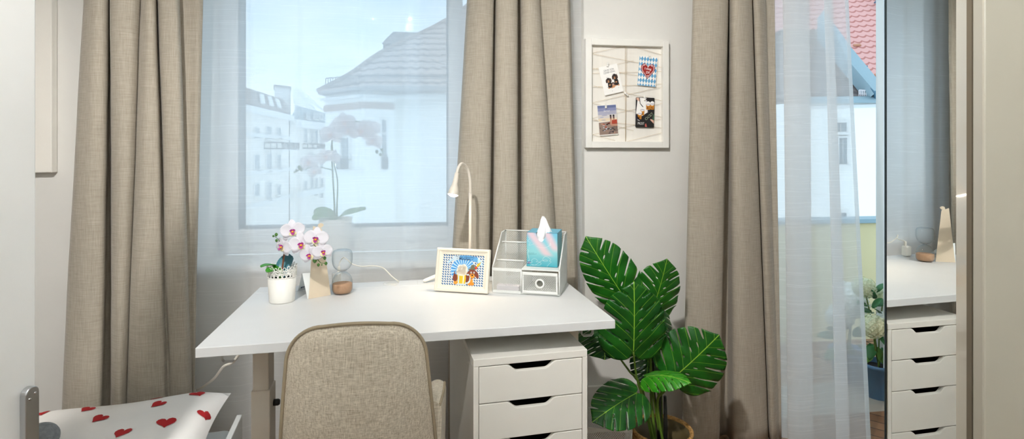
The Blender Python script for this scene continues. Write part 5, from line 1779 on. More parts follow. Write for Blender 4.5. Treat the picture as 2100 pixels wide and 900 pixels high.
lc.build('lace_rim', m_potwhite, pot)
MB().lathe([(0, .078), (.02, .082), (.040, .080), (.0445, .078)], 30, ob).build('soil', m_soil, orc)
st = cr([ob + ZZ * .079, P(579, 552, 1.88), P(583, 520, 1.875), P(588, 490, 1.87), P(592, 470, 1.868), P(594, 456, 1.868)], 8)
MB().tube(st, [.0036 - .0016 * i / (len(st) - 1) for i in range(len(st))], 8).build('stem', m_ostem, orc)
st2 = cr([P(588, 490, 1.87), P(600, 478, 1.862), P(620, 480, 1.85), P(640, 498, 1.84), P(655, 515, 1.84), P(651, 530, 1.84), P(657, 538, 1.84)], 8)
MB().tube(st2, .0013, 7).build('stem', m_bud, orc)
fl = [(600, 473, 1.845, (.35, .15), .074, .1), (580, 505, 1.845, (-.55, .1), .070, -.3), (618, 500, 1.835, (.15, .05), .080, .2), (648, 489, 1.835, (.2, .2), .076, -.1), (635, 522, 1.825, (-.05, -.1), .068, .3), (662, 516, 1.83, (.6, .2), .062, .1)]
for (a, b, d_, (fx, fz), s_, ro) in fl:
    orchid_flower(orc, P(a, b, d_), tow + rgt * fx + ZZ * fz, s_, ro)
for (a, b, r_) in ((566.5, 481, .0058), (560.5, 484, .0036), (567, 493, .0048), (645.5, 534, .0078), (666, 529, .0056), (668.5, 540, .0056), (653, 543, .0052), (660, 543, .0026)):
    bud(orc, P(a, b, 1.835), r_)
MB().tube(cr([P(575, 497, 1.86), P(569, 489, 1.85), P(562, 484, 1.84)], 6), .0009, 6).build('stem', m_bud, orc)
MB().tube(cr([P(645, 524, 1.84), P(652, 532, 1.838), P(658, 539, 1.836), P(669, 540, 1.835)], 6), .0011, 6).build('stem', m_bud, orc)
MB().tube([P(653, 526, 1.838), P(667, 529, 1.835)], .0009, 6).build('stem', m_bud, orc)
lb1 = ob + ZZ * .082
strap_leaf(orc, [lb1, P(563, 547, 1.87), P(550, 544, 1.85), P(535, 548, 1.83)], .036, (0, 0, 1), m_oleaf)
strap_leaf(orc, [lb1, P(566, 553, 1.86), P(556, 553, 1.835), P(546, 558, 1.82)], .03, tow + ZZ, m_oleaf)
strap_leaf(orc, [lb1, P(581, 548, 1.90), P(588, 535, 1.91), P(598, 524, 1.92)], .052, tow + ZZ * .3, m_oleaf_b)

m_lip_p = mat('orchid_lip_pale', srgb(238, 208, 224), .5)
m_petal2 = mat('orchid_petal_cool', srgb(246, 246, 250), .6)
translucent(m_petal2, srgb(246, 247, 252), .5)
m_yel_p = mat('orchid_yellow_pale', srgb(244, 224, 176), .5)
# tall orchid on the window sill, behind the sheer
d2 = 2.62
o2 = P(688, 512, d2); o2.z = SILL + .0006
orc2 = thing('potted_orchid', 'tall white orchid in a plain white pot on the window sill, behind the sheer curtain', 'potted plant', o2)
zt2 = P(688, 447, d2).z - o2.z
r1 = 34 / F * d2
MB().lathe([(0, 0), (r1 * .74, 0), (r1 * .76, .004), (r1 * .97, zt2 - .012), (r1, zt2), (r1 * .95, zt2), (r1 * .9, zt2 - .02), (0, zt2 - .022)], 40, o2).build('pot', m_potwhite, orc2)
def p2(x, y, dd=0.0): return P(x, y, d2 + dd)
sA = cr([o2 + ZZ * (zt2 - .022) + rgt * -.005, p2(686, 425), p2(682, 350), p2(680, 300), p2(688, 268, -.03), p2(712, 250, -.04), p2(745, 252, -.04), p2(768, 272, -.03), p2(778, 300, -.02), p2(786, 316)], 8)
sB = cr([o2 + ZZ * (zt2 - .022) + rgt * .008, p2(691, 425), p2(692, 370), p2(684, 330), p2(681, 278)], 8)
sC = cr([p2(684, 350, .01), p2(672, 346), p2(650, 342), p2(630, 345), p2(608, 350)], 8)
for s_ in (sA, sB):
    MB().tube(s_, [.0046 - .0026 * i / (len(s_) - 1) for i in range(len(s_))], 8).build('stem', m_bud, orc2)
MB().tube(sC, .0024, 7).build('stem', m_bud, orc2)
fl2 = [(679, 276, -.06, .105, 0.0), (706, 252, -.06, .10, .2), (716, 268, -.05, .09, -.2), (741, 269, -.07, .105, -.2), (761, 264, -.05, .085, .3), (766, 289, -.06, .085, -.2), (634, 333, -.04, .085, .1), (668, 322, -.05, .08, .3), (682, 322, -.02, .075, -.3), (645, 352, -.03, .065, .5), (696, 262, .04, .09, 0)]
for i, (a, b, dd, s_, ro) in enumerate(fl2):
    orchid_flower(orc2, p2(a, b, dd), tow + rgt * (.3 * math.sin(i * 2.1)) + ZZ * .05, s_, ro, [m_lip_p, m_yel_p, m_petal2], m_petal2)
for (a, b, r_) in ((775.5, 298, .013), (773, 311, .009), (780, 317, .008), (784, 307, .007), (614, 343, .010), (618, 347, .009), (608, 350, .007), (604, 353, .005)):
    bud(orc2, p2(a, b), r_)
lb2 = o2 + ZZ * (zt2 - .02)
strap_leaf(orc2, [lb2, p2(672, 440), p2(656, 434), p2(644, 436)], .075, tow * .4 + ZZ, m_oleaf)
strap_leaf(orc2, [lb2, p2(705, 440, -.03), p2(730, 434, -.04), p2(750, 430, -.05)], .065, tow * .4 + ZZ, m_oleaf)
strap_leaf(orc2, [lb2, p2(668, 442, -.06), p2(654, 443, -.09), p2(643, 452, -.11)], .05, tow + ZZ, m_oleaf)
# ------------------------------------------------------------------ balcony
m_deck = brickmat('wood_deck_tiles', srgb(170, 134, 104), srgb(140, 106, 80), srgb(70, 52, 40), 'xy', .3, .06, .008, .6, 0, .0, .5)
m_par = mat('parapet_yellow', srgb(226, 216, 170), .9, bump=.15, bscale=60)
m_cap = mat('parapet_zinc', srgb(140, 168, 178), .4, .3)
m_facade = mat('white_render', srgb(250, 250, 246), .9, var=.012, vscale=1.5)
m_cream = mat('cream_render', srgb(240, 234, 226), .9, var=.02, vscale=1.0)
m_cornice = mat('cornice_brown', srgb(172, 152, 142), .8)
m_moulding = mat('pale_moulding', srgb(228, 228, 226), .85)
m_eave = mat('eave_grey', srgb(140, 140, 142), .7)
m_tile_g = wavemat('grey_brown_roof_tiles', srgb(180, 160, 152), srgb(58, 48, 46), .30, .25)
m_tile_d = wavemat('dark_roof_tiles', srgb(128, 116, 112), srgb(84, 78, 78), .3, .3)
m_tile_r = wavemat('red_roof_tiles', srgb(226, 168, 160), srgb(176, 100, 88), .17, .17)
m_zinc = mat('zinc_sheet', srgb(150, 172, 180), .5, .1, var=.05, vscale=2)
m_dzinc = mat('dark_zinc', srgb(70, 110, 130), .5, .2)
m_win = mat('far_window_glass', srgb(150, 164, 172), .2)
m_iron = mat('iron_railing', srgb(96, 104, 110), .6)
m_snow = mat('snow_guard_paint', srgb(236, 226, 226), .6)
m_hyd = mat('hydrangea_cream', srgb(236, 240, 206), .8, var=.08, vscale=60)
m_hyw = mat('hydrangea_white', srgb(246, 248, 242), .8, var=.05, vscale=60)
m_hleaf = mat('hydrangea_leaf', srgb(54, 120, 66), .5, var=.25, vscale=14)
m_hleaf2 = mat('hydrangea_leaf_light', srgb(116, 164, 72), .5, var=.2, vscale=14)
m_blue = mat('blue_plastic_pot', srgb(88, 128, 164), .45, var=.04)

BZ = -.12
struct(MB().box(.9, 4.6, WT + .001, 4.02, BZ - .1, BZ).build('balcony_floor', m_deck))
struct(MB().box(D1[0] - .02, D1[1] + .02, WT - .001, WT, BZ, 0).box(D1[0], D1[1], WY, WT, -.004, .001).build('threshold_1', mat('threshold_grey', srgb(170, 160, 146), .6)))
pcap = PY(1790, 447, 3.9).z
struct(MB().box(.9, 4.6, 3.88, 4.0, BZ, pcap - .035).build('balcony_parapet_wall', m_par))
struct(MB().box(.88, 4.62, 3.85, 4.03, pcap - .035, pcap, .004).build('balcony_parapet_cap', m_cap))
struct(MB().box(.80, .9, WT + .002, 4.02, BZ, pcap - .035).build('balcony_side_wall', m_par))

def leaf_mesh(mb, base, dirv, nrm, ln, wd, m=0):
    d_ = Vector(dirv).normalized(); s_ = d_.cross(Vector(nrm)).normalized(); u_ = s_.cross(d_)
    rows_ = []
    for i in range(6):
        t = i / 5
        w = wd * math.sin(PI * min(1, t * .92 + .06)) ** .8
        rows_.append([base + d_ * ln * t + s_ * w * .5 * q + u_ * (abs(q) * wd * .12 - t * t * ln * .18) for q in (-1, 0, 1)])
    mb.grid(rows_, m)
def flowerhead(parent, c, r, m, seed, nfl=110):
    rnd = random.Random(seed); mb = MB()
    for k in range(nfl):
        z = 1 - 2 * (k + .5) / nfl; a = k * 2.39996
        n_ = Vector((math.sqrt(1 - z * z) * math.cos(a), math.sqrt(1 - z * z) * math.sin(a), z))
        p = c + n_ * r * rnd.uniform(.86, 1.0)
        t1 = n_.orthogonal().normalized(); t2 = n_.cross(t1)
        ro = rnd.uniform(0, PI)
        for q in range(4):
            b = ro + q * PI / 2
            d_ = (t1 * math.cos(b) + t2 * math.sin(b) + n_ * .15).normalized(); e_ = d_.cross(n_)
            s_ = r * .20
            mb.add([p, p + d_ * s_ * .6 + e_ * s_ * .42, p + d_ * s_ * 1.1, p + d_ * s_ * .6 - e_ * s_ * .42], [[0, 1, 2, 3]])
    bm_ = bmesh.new(); bmesh.ops.create_icosphere(bm_, subdivisions=2, radius=r * .84)
    mb.bm(bm_, 0, Matrix.Translation(c), True)
    return mb.build('flower_head', m, parent)
def hydrangea(name, base, pr0, pr1, ph, label, heads, leaves, seed):
    t = thing(name, label, 'potted plant', base, 0, 'hydrangeas on the balcony')
    MB().lathe([(0, 0), (pr0 * .96, 0), (pr0, .005), (pr1 * .985, ph - .02), (pr1 * 1.03, ph - .02), (pr1 * 1.03, ph), (pr1 * .96, ph), (pr1 * .92, ph - .03), (0, ph - .03)], 36, base).build('pot', m_blue, t)
    MB().lathe([(0, ph - .027), (pr1 * .9, ph - .028)], 24, base).build('soil', m_soil, t)
    rnd = random.Random(seed)
    top = base + ZZ * (ph - .03)
    for k, (c, r, m_) in enumerate(heads):
        q = cr([top + Vector((rnd.uniform(-.03, .03), rnd.uniform(-.03, .03), 0)), top.lerp(c, .5) + Vector((rnd.uniform(-.02, .02), rnd.uniform(-.02, .02), .0)), c], 6)
        MB().tube(q, .0035, 7).build('stem', m_stem, t)
        flowerhead(t, c, r, m_, seed * 10 + k)
    for k, (c, d_, ln, lm) in enumerate(leaves):
        mb = MB(); leaf_mesh(mb, c, d_, tow * .5 + ZZ, ln, ln * .62); mb.build('leaf', lm, t, solid=.001)
    return t
HD = 3.02
hb = P(1801, 858, HD); hb.z = BZ + .001
ph_ = P(1801, 743, HD).z - hb.z
rnd = random.Random(5)
hl = []
for (a, b, dx_, dz_, ln, lm) in ((1788, 640, -.8, .3, .09, 0), (1800, 628, .5, .6, .09, 0), (1790, 612, -.3, .8, .08, 0), (1808, 650, .6, .1, .09, 1), (1782, 655, -.9, -.2, .08, 1), (1795, 600, .3, .8, .08, 0), (1812, 622, .8, .5, .09, 0), (1786, 705, -.4, -.8, .09, 0), (1797, 712, .2, -.9, .09, 1), (1806, 715, .8, -.4, .08, 0), (1784, 718, -.6, -.7, .08, 1), (1800, 690, .6, -.5, .10, 0), (1816, 700, .8, .2, .1, 0), (1790, 632, .2, .9, .08, 0), (1802, 642, -.5, .5, .08, 0), (1776, 625, -.8, .3, .09, 0), (1820, 640, .5, .5, .09, 1)):
    hl.append((P(a, b, HD + rnd.uniform(-.06, .03)), rgt * dx_ + ZZ * dz_ + tow * .5, ln, m_hleaf2 if lm else m_hleaf))
hydrangea('potted_hydrangea', hb, .052, .088, ph_, 'cream hydrangea in a slim blue pot on the balcony, beside the mirror edge',
          [(P(1790, 668, HD - .07), .068, m_hyd), (P(1772, 590, HD + .03), .062, m_hyd), (P(1818, 660, HD), .06, m_hyw), (P(1812, 606, HD + .05), .05, m_hyd)], hl, 2)
h2 = P(1742, 880, 3.25); h2.z = BZ + .001
hydrangea('potted_hydrangea', h2, .07, .11, .30, 'white hydrangea in a blue pot on the balcony, behind the sheer curtain',
          [(P(1748, 622, 3.2), .092, m_hyw), (P(1722, 650, 3.2), .08, m_hyw), (P(1735, 600, 3.35), .075, m_hyw)],
          [(P(a, b, 3.2), rgt * dx_ + ZZ * dz_, .11, m_hleaf) for (a, b, dx_, dz_) in ((1730, 690, -.6, .4), (1750, 690, .6, .4), (1740, 710, .2, -.5), (1722, 715, -.6, -.4), (1760, 710, .7, -.3), (1735, 675, -.2, .9), (1715, 690, -.8, .1), (1764, 680, .8, .5))], 3)

# ------------------------------------------------------------------ houses across the street
def plan(px, d): 
    v = cw((px - CX) / F * d, d); return Vector((v.x, v.y, 0))
def wallbody(mb, pts, z0, z1, m=0):
    n = len(pts)
    vs = [Vector((p.x, p.y, z0)) for p in pts] + [Vector((p.x, p.y, z1)) for p in pts]
    mb.add(vs, [list(range(n))[::-1], [n + i for i in range(n)]] + [[i, (i + 1) % n, n + (i + 1) % n, n + i] for i in range(n)], m)
def band(mb, path, z0, z1, out_, m=0):
    """a moulding that runs along a plan path, standing out towards the street"""
    rows_ = []
    n = len(path)
    offs = []
    for i in range(n):
        a = path[max(i - 1, 0)]; b = path[min(i + 1, n - 1)]
        t = (b - a).normalized(); offs.append(Vector((t.y, -t.x, 0)))
    for (o_, z) in ((0.0, z0), (out_, z0), (out_, z1), (0.0, z1)):
        rows_.append([Vector((p.x, p.y, z)) + offs[i] * o_ for i, p in enumerate(path)])
    mb.grid(rows_, m, False)
    for i in (0, n - 1):
        ring_ = [r_[i] for r_ in rows_]
        mb.add(ring_, [[0, 1, 2, 3] if i else [3, 2, 1, 0]], m)
def facade_window(parent, px0, py0, px1, py1, A, B, rail=None, transom=None, fr_m=None):
    """a casement in the wall plane A-B, by the photo pixels of its opening"""
    p00, p10, p01 = on_wall(px0, py1, A, B), on_wall(px1, py1, A, B), on_wall(px0, py0, A, B)
    U_ = (p10 - p00); U_.z = 0; w = U_.length
    z0, z1 = p00.z, p01.z
    f = Fr(Vector((p00.x, p00.y, z0)), U_, ZZ)
    if f.N.dot(Vector((0, -1, 0))) < 0: f.N = -f.N
    hgt = z1 - z0; t = max(.035, w * .07)
    def bx(mb, u0, v0, u1, v1, w0, w1, m=0):
        mb.prism([(u0, v0), (u1, v0), (u1, v1), (u0, v1)], f, w0, w1, m)
    mb = MB()
    bx(mb, -t, -t, 0, hgt + t, .005, .07); bx(mb, w, -t, w + t, hgt + t, .005, .07); bx(mb, 0, hgt, w, hgt + t, .005, .07); bx(mb, -t, -t * 1.6, w + t, -t * .4, .005, .14); bx(mb, 0, -t * .4, w, 0, .005, .05)
    bx(mb, w * .48, 0, w * .52, hgt, .01, .04)
    if transom:
        vz = hgt * transom; bx(mb, 0, vz - t * .8, w, vz + t * .8, .01, .05)
    o = mb.build('window', fr_m or m_moulding, parent)
    g_ = MB(); bx(g_, 0, 0, w, hgt, .004, .009); g_.build('pane', m_win, o)
    if rail:
        rb = MB(); hh_ = hgt * rail
        for k in range(9):
            rb.tube([f(w * (-.12 + 1.24 * k / 8), 0, .16), f(w * (-.12 + 1.24 * k / 8), hh_, .16)], .012, 5)
        for v in (0.0, hh_): rb.tube([f(-w * .12, v, .16), f(w * 1.12, v, .16)], .016, 5)
        for x in (-.12, 1.12): rb.tube([f(w * x, hh_, .16), f(w * x, hh_, 0)], .014, 5)
        rb.build('railing', m_iron, o)

# near house with the tiled hip roof, seen through the window
A0, A1, A2_, A3, A4 = plan(667, 15.4), plan(747, 14.2), plan(808, 14.6), plan(815, 15.2), plan(1010, 14.4)
hA = thing('street_corner_house', 'white corner house with grey tiled hip roof and dormer, seen through the window', 'house', (A1.x, A1.y + 3, -3.0))
ez = P(747, 186, 14.2).z
mb = MB(); wallbody(mb, [A0, A1, A2_, A3, A4, plan(1010, 22), plan(700, 22)], -3.0, ez); mb.build('wall', m_facade, hA)
mb = MB(); band(mb, [A0, A1, A2_], P(747, 222, 14.2).z, P(747, 209, 14.2).z, .06); mb.build('cornice_band', m_cornice, hA)
mb = MB(); band(mb, [A0, A1, A2_, plan(815, 14.62), A4], P(747, 200, 14.2).z, P(747, 194, 14.2).z, .18); mb.build('eave_moulding', m_moulding, hA)
E0, E1, E2 = plan(652, 15.2), plan(745, 13.75), plan(1015, 13.9)
mb = MB(); wallbody(mb, [E0, E1, E2, plan(1015, 15.5), plan(700, 16.5)], ez, ez + .09); mb.build('eave', m_eave, hA)
ez2 = ez + .09
def at(px, py, d): return P(px, py, d)
e0, e1, e2 = (Vector((p.x, p.y, ez2)) for p in (E0, E1, E2))
h1_, h2_, h3_, h4_ = at(720, 152, 15.3), at(790, 104, 16.2), at(915, 42, 18.2), at(1030, -40, 20.5)
b1_ = at(1040, -40, 20.6)
f1_, f2_, f3_ = at(800, 150, 14.9), at(900, 105, 16.2), at(1020, 100, 16.3)
mb = MB()
vs = [e0, e1, e2, h1_, h2_, h3_, h4_, at(1030, 185, 13.95)]
mb.add(vs, [[0, 1, 3], [1, 4, 3], [1, 5, 4], [1, 2, 5], [2, 6, 5]])
bk = [Vector((e0.x + .5, e0.y + 6, ez2)), Vector((e2.x + .5, e2.y + 9, ez2))]
mb.add([e0, h1_, h2_, h3_, h4_, bk[0], bk[1], e2], [[0, 1, 5], [1, 2, 5], [2, 3, 5], [3, 4, 6, 5], [4, 7, 6]])
mb.build('roof', m_tile_g, hA)
rd = MB(); rd.tube(cr([e0, h1_, h2_, h3_, h4_], 6), .09, 8); rd.build('ridge_tiles', mat('ridge_tile', srgb(150, 132, 124), .8, var=.1), hA)
dA = P(785, 118, 17.2)
mb = MB()
D0, D1_ = plan(786, 17.2), plan(868, 17.4)
wallbody(mb, [D0, D1_, D1_ + Vector((.3, 3, 0)), D0 + Vector((.3, 3, 0))], P(786, 140, 17.2).z, P(786, 90, 17.2).z)
dm = mb.build('dormer', m_tile_d, hA)
za_, zb2 = P(786, 90, 17.2).z, P(803, 66, 17.2).z
q0, q1 = plan(783, 17.1), plan(880, 17.3)
mb = MB(); mb.add([Vector((q0.x, q0.y, za_)), Vector((q1.x, q1.y, za_)), P(880, 67, 18.6), P(806, 65, 18.6), Vector((q0.x + .4, q0.y + 3, za_))], [[0, 1, 2, 3], [0, 3, 4]])
mb.build('dormer_roof', m_tile_d, dm)
rl = MB()
ra = [at(668, 190, 14.9), at(745, 187, 13.95), at(915, 186, 14.05)]
def railing(mb, a, b, hgt, n, r=.012):
    for k in range(n + 1):
        p = a.lerp(b, k / n); mb.tube([p, p + ZZ * hgt], r, 5)
    for z in (hgt, hgt * .12): mb.tube([a + ZZ * z, b + ZZ * z], r * 1.3, 5)
for a, b, n in ((at(668, 188, 15.1), at(730, 184, 14.1), 12), (at(730, 184, 14.1), at(930, 186, 14.2), 34)):
    railing(rl, a, b, .38, n)
rl.build('roof_railing', m_iron, hA)
for k in range(3):
    pass
facade_window(hA, 703, 283, 719, 345, A0, A1, rail=.3)
facade_window(hA, 782, 246, 791, 345, A1, A2_, rail=.22, transom=.72)
mb = MB(); band(mb, [A0, A1], P(720, 352, 14.5).z, P(720, 348, 14.5).z, .08); mb.build('sill_band', m_moulding, hA)

# far street row on the left
B0, B1, B2 = plan(455, 24), plan(592, 34), plan(668, 40)
hB = thing('street_house', 'pale far house with skylights and a tall chimney block, at the left window edge', 'house', (B1.x - 2, B1.y + 3, -8))
zE = P(592, 240, 34).z
mb = MB(); wallbody(mb, [B0, B1, B1 + Vector((-2.0, 9, 0)), B0 + Vector((-4, 9, 0))], -8, zE); mb.build('wall', m_cream, hB)
mb = MB()
r0, r1 = on_wall(455, 176, B0 + Vector((-.5, 2.5, 0)), B1 + Vector((-.5, 2.5, 0))), None
topB0, topB1 = B0 + Vector((-1.2, 3.2, 0)), B1 + Vector((-1.2, 3.2, 0))
zR = P(540, 201, 34).z + .2
mb.add([Vector((B0.x, B0.y - .3, zE)), Vector((B1.x + .2, B1.y - .3, zE)), Vector((topB1.x, topB1.y, zR)), Vector((topB0.x, topB0.y, zR)), Vector((topB1.x - 1.5, topB1.y + 5, zE)), Vector((topB0.x - 1.5, topB0.y + 5, zE))], [[0, 1, 2, 3], [3, 2, 4, 5], [1, 4, 2]])
mb.build('roof', m_tile_d, hB)
mb = MB(); band(mb, [B0, B1], zE - .25, zE + .08, .35); mb.build('cornice', m_moulding, hB)
RA, RB = Vector((B0.x, B0.y - .3, zE)), Vector((B1.x + .2, B1.y - .3, zE))
TA, TB = Vector((topB0.x, topB0.y, zR)), Vector((topB1.x, topB1.y, zR))
nrmB = (RB - RA).cross(TA - RA).normalized()
if nrmB.y > 0: nrmB = -nrmB
for t in (.50, .64, .78):
    a = RA.lerp(RB, t); b = TA.lerp(TB, t); U_ = (RB - RA).normalized()
    f = Fr(a.lerp(b, .30), U_, (b - a)); L2 = (b - a).length
    s_ = MB().prism([(0, 0), (.62, 0), (.62, L2 * .5), (0, L2 * .5)], f, .03, .12); s_.build('skylight', m_moulding, hB)
for zpx in (287, 350, 405): 
    zz = P(592, zpx, 34).z
    mb = MB(); band(mb, [B0, B1], zz, zz + .22, .14); mb.build('string_course', m_moulding, hB)
for (x0, x1, rows2) in ((520, 530, ((262, 282), (318, 348), (378, 402))), (545, 555, ((259, 284), (315, 350), (375, 410))), (566, 574, ((262, 282), (318, 345), (380, 400)))):
    for (y0, y1) in rows2:
        facade_window(hB, x0, y0, x1, y1, B0, B1)
def balcony(parent, px0, px1, py0, py1, A, B, dep=1.0):
    a, b = on_wall(px0, py1, A, B), on_wall(px1, py1, A, B); zt_ = on_wall(px0, py0, A, B).z
    t = (b - a); t.z = 0; t.normalize(); n_ = Vector((t.y, -t.x, 0))
    mb = MB(); mb.grid([[a, b], [a + n_ * dep, b + n_ * dep]], smooth=False)
    o = mb.build('balcony', m_moulding, parent, solid=.15)
    rb = MB()
    a1, b1 = a + n_ * dep, b + n_ * dep
    b1.z = a1.z
    railing(rb, a1, b1, zt_ - a.z, 12, .03); railing(rb, a, a1, zt_ - a.z, 3, .03); railing(rb, b, b1, zt_ - a.z, 3, .03)
    rb.build('railing', m_iron, o)
balcony(hB, 542, 578, 292, 306, B0, B1); 
# second far house beside it
hC = thing('street_house', 'pale far house with blue-grey mansard roof and white gable, seen left of the corner house', 'house', (B2.x, B2.y + 3, -8))
C0, C1 = B1 + Vector((-.02, .32, 0)), plan(672, 41)
zC = P(592, 247, 34.2).z
mb = MB(); wallbody(mb, [C0, C1, C1 + Vector((.2, 9, 0)), C0 + Vector((-1.9, 9, 0))], -8, zC); mb.build('wall', m_cream, hC)
mb = MB(); band(mb, [C0, C1], zC - .4, zC + .1, .4); mb.build('cornice', m_moulding, hC)
zM = P(592, 214, 34.2).z
mb = MB(); I0, I1 = C0 + Vector((.2, .8, 0)), C1 + Vector((-.3, .8, 0))
mb.add([Vector((C0.x, C0.y, zC)), Vector((C1.x, C1.y, zC)), Vector((I1.x, I1.y, zM)), Vector((I0.x, I0.y, zM)), Vector((I1.x, I1.y + 6, zM)), Vector((I0.x, I0.y + 6, zM)), Vector((C0.x + .1, C0.y + 7, zC)), Vector((C1.x, C1.y + 7, zC))], [[0, 1, 2, 3], [3, 2, 4, 5], [0, 3, 5, 6], [1, 7, 4, 2]])
mb.build('mansard_roof', m_zinc, hC)
for (x0, x1) in ((628, 634), (643, 649), (655, 660)):
    facade_window(hC, x0, 232, x1, 244, C0, C1)
mb = MB(); G0, G1 = plan(604, 37), plan(652, 41)
zg = P(600, 183, 37.5).z
mb.add([Vector((G0.x, G0.y, zM)), Vector((G1.x, G1.y, zM)), P(640, 212, 41), P(617, 181, 38.5), P(598, 182, 37.5), Vector((G0.x, G0.y + 5, zM)), Vector((G1.x, G1.y + 5, zM)), P(617, 181, 43.5)], [[0, 1, 2, 3, 4], [3, 2, 6, 7], [4, 3, 7, 5], [0, 4, 5]])
mb.build('gable', m_facade, hC)
mb = MB(); K0_, K1_ = plan(563, 36.5), plan(595, 37.5)
wallbody(mb, [K0_, K1_, K1_ + Vector((-.4, 1.6, 0)), K0_ + Vector((-.4, 1.6, 0))], zC - 2, P(563, 177, 36.5).z); chm = mb.build('chimney', m_moulding, hB)
mb = MB(); wallbody(mb, [plan(561, 36.3), plan(597, 37.3), plan(597, 39.3), plan(561, 38.5)], P(563, 177, 36.5).z, P(563, 174, 36.5).z); mb.build('chimney_cap', m_eave, chm)
for (x0, x1, rows2) in ((623, 628, ((265, 292), (325, 350), (372, 392))), (636, 641, ((267, 294), (313, 340), (362, 392))), (645, 650, ((267, 294), (318, 345), (366, 400))), (656, 661, ((268, 294), (310, 345), (366, 405)))):
    for (y0, y1) in rows2:
        facade_window(hC, x0, y0, x1, y1, C0, C1)
balcony(hC, 621, 643, 295, 305, C0, C1)
zz = P(592, 406, 34.2).z
mb = MB(); band(mb, [C0, C1], zz, zz + .35, .5); mb.build('string_course', m_moulding, hC)

# house seen through the balcony door, and the red roof behind it
H0, H1 = plan(1600, 9.2), plan(1812.5, 8.6)
hH = thing('street_courtyard_house', 'white house with blue-grey metal roof edge and snow guard, seen through the balcony door', 'house', (H1.x, H1.y + 2, -3))
zG = on_wall(1790, 207, H0, H1).z
mb = MB(); H1b = plan(1813, 8.6); wallbody(mb, [H0, H1b, H1b + Vector((1.2, 5, 0)), H0 + Vector((.2, 5, 0))], -3, zG); mb.build('wall', m_facade, hH)
H2 = plan(1990, 9.2)
mb = MB(); wallbody(mb, [H1b + Vector((.02, .05, 0)), H2, H2 + Vector((1, 4, 0)), H1b + Vector((1.2, 4.9, 0))], -3, on_wall(1812, 182, H0, H1).z); mb.build('wing_wall', m_facade, hH)
mb = MB(); n_ = Vector((0, -.08, 0))
mb.tube([on_wall(1640, 206, H0, H1) + n_, on_wall(1811, 205, H0, H1) + n_], .055, 12); mb.build('gutter', m_zinc, hH)
mb = MB()
g0, g1 = on_wall(1600, 203, H0, H1), on_wall(1791, 203, H0, H1)
mb.add([g0, g1, P(1757, 148, 9.4), P(1690, 60, 10.6), P(1600, 60, 11.0), g0 + Vector((0, 4.6, 0)), g1 + Vector((1, 4.6, 0))], [[0, 1, 2, 3, 4], [1, 6, 2], [2, 6, 3], [4, 3, 6, 5]])
mb.build('roof', m_tile_d, hH)
mb = MB()
v0, v1, v2, v3 = P(1745, 96, 9.1), P(1813, 178, 8.5), P(1796, 190, 8.45), P(1738, 122, 9.0)
w0, w3 = P(1690, 20, 10.2), P(1690, 65, 10.1)
dpv = Vector((.05, .25, -.10))
top_ = [w0, v0, v1, v2, v3, w3]
bot_ = [p + dpv for p in top_]
mb.add(top_ + bot_, [[0, 1, 4, 5], [1, 2, 3, 4], [6, 11, 10, 7], [7, 10, 9, 8]] + [[i, (i + 1) % 6, 6 + (i + 1) % 6, 6 + i] for i in range(6)])
mb.build('verge_flashing', m_zinc, hH)
mb = MB(); s1_ = P(1758, 137, 9.0) - Vector((0, .02, 0)); s2_ = P(1777, 136, 8.85) - Vector((0, .02, 0)); mb.tube([s1_, s2_], .012, 6); mb.build('flashing_seam', m_dzinc, hH)
mb = MB()
mb.add([P(1752, 140, 9.0), P(1796, 190, 8.44), P(1799, 202, 8.5), P(1782, 200, 8.7), P(1752, 160, 9.2)] , [[0, 1, 2, 3, 4]])
mb.build('valley_flashing', m_dzinc, hH, solid=.03)
mb = MB()
a, b = on_wall(1760, 200, H0, H1) + Vector((0, -.02, 0)), on_wall(1789, 202, H0, H1) + Vector((0, -.02, 0))
hh_ = on_wall(1760, 185, H0, H1).z - a.z
for k in range(9):
    p = a.lerp(b, k / 8); mb.tube([p, p + ZZ * hh_], .009, 6)
for z in (0, .5, 1.0): mb.tube([a + ZZ * hh_ * z, b + ZZ * hh_ * z], .010 if z != .5 else .006, 6)
mb.build('snow_guard', m_snow, hH)
facade_window(hH, 1712, 252, 1735, 270, H0, H1); facade_window(hH, 1720, 283, 1736, 336, H0, H1); facade_window(hH, 1713, 435, 1735, 460, H0, H1)
mb = MB(); aa, bb2 = on_wall(1640, 222, H0, H1), on_wall(1812, 222, H0, H1); band(mb, [Vector((aa.x, aa.y, 0)), Vector((bb2.x, bb2.y, 0))], aa.z - .02, aa.z + .03, .03); mb.build('wall_moulding', m_moulding, hH)

R0, R1 = plan(1640, 14.5), plan(1990, 13.0)
hR = thing('street_red_roofed_house', 'house with a large red tiled roof rising behind the white courtyard house', 'house', ((R0.x + R1.x) / 2, R0.y + 3, -3))
zr = P(1830, 215, 13.6).z
mb = MB(); wallbody(mb, [R0, R1, R1 + Vector((1, 8, 0)), R0 + Vector((1, 8, 0))], -3, zr); mb.build('wall', m_facade, hR)
up = Vector((.35, 4.2, 5.6))
a, b = Vector((R0.x - .3, R0.y - .3, zr)), Vector((R1.x + .3, R1.y - .3, zr))
mb = MB(); mb.add([a, b, b + up, a + up, b + Vector((.7, 9, 0)), a + Vector((.7, 9, 0))], [[0, 1, 2, 3], [3, 2, 4, 5], [1, 4, 2], [0, 3, 5]]); 
rf = mb.build('roof', m_tile_r, hR)
nr_ = (b - a).cross(up).normalized()
if nr_.y > 0: nr_ = -nr_
def on_roof(px, py):
    D = P(px, py, 1.0) - Vector((0, 0, H)); O = Vector((0, 0, H))
    t = (a - O).dot(nr_) / D.dot(nr_)
    return O + D * t
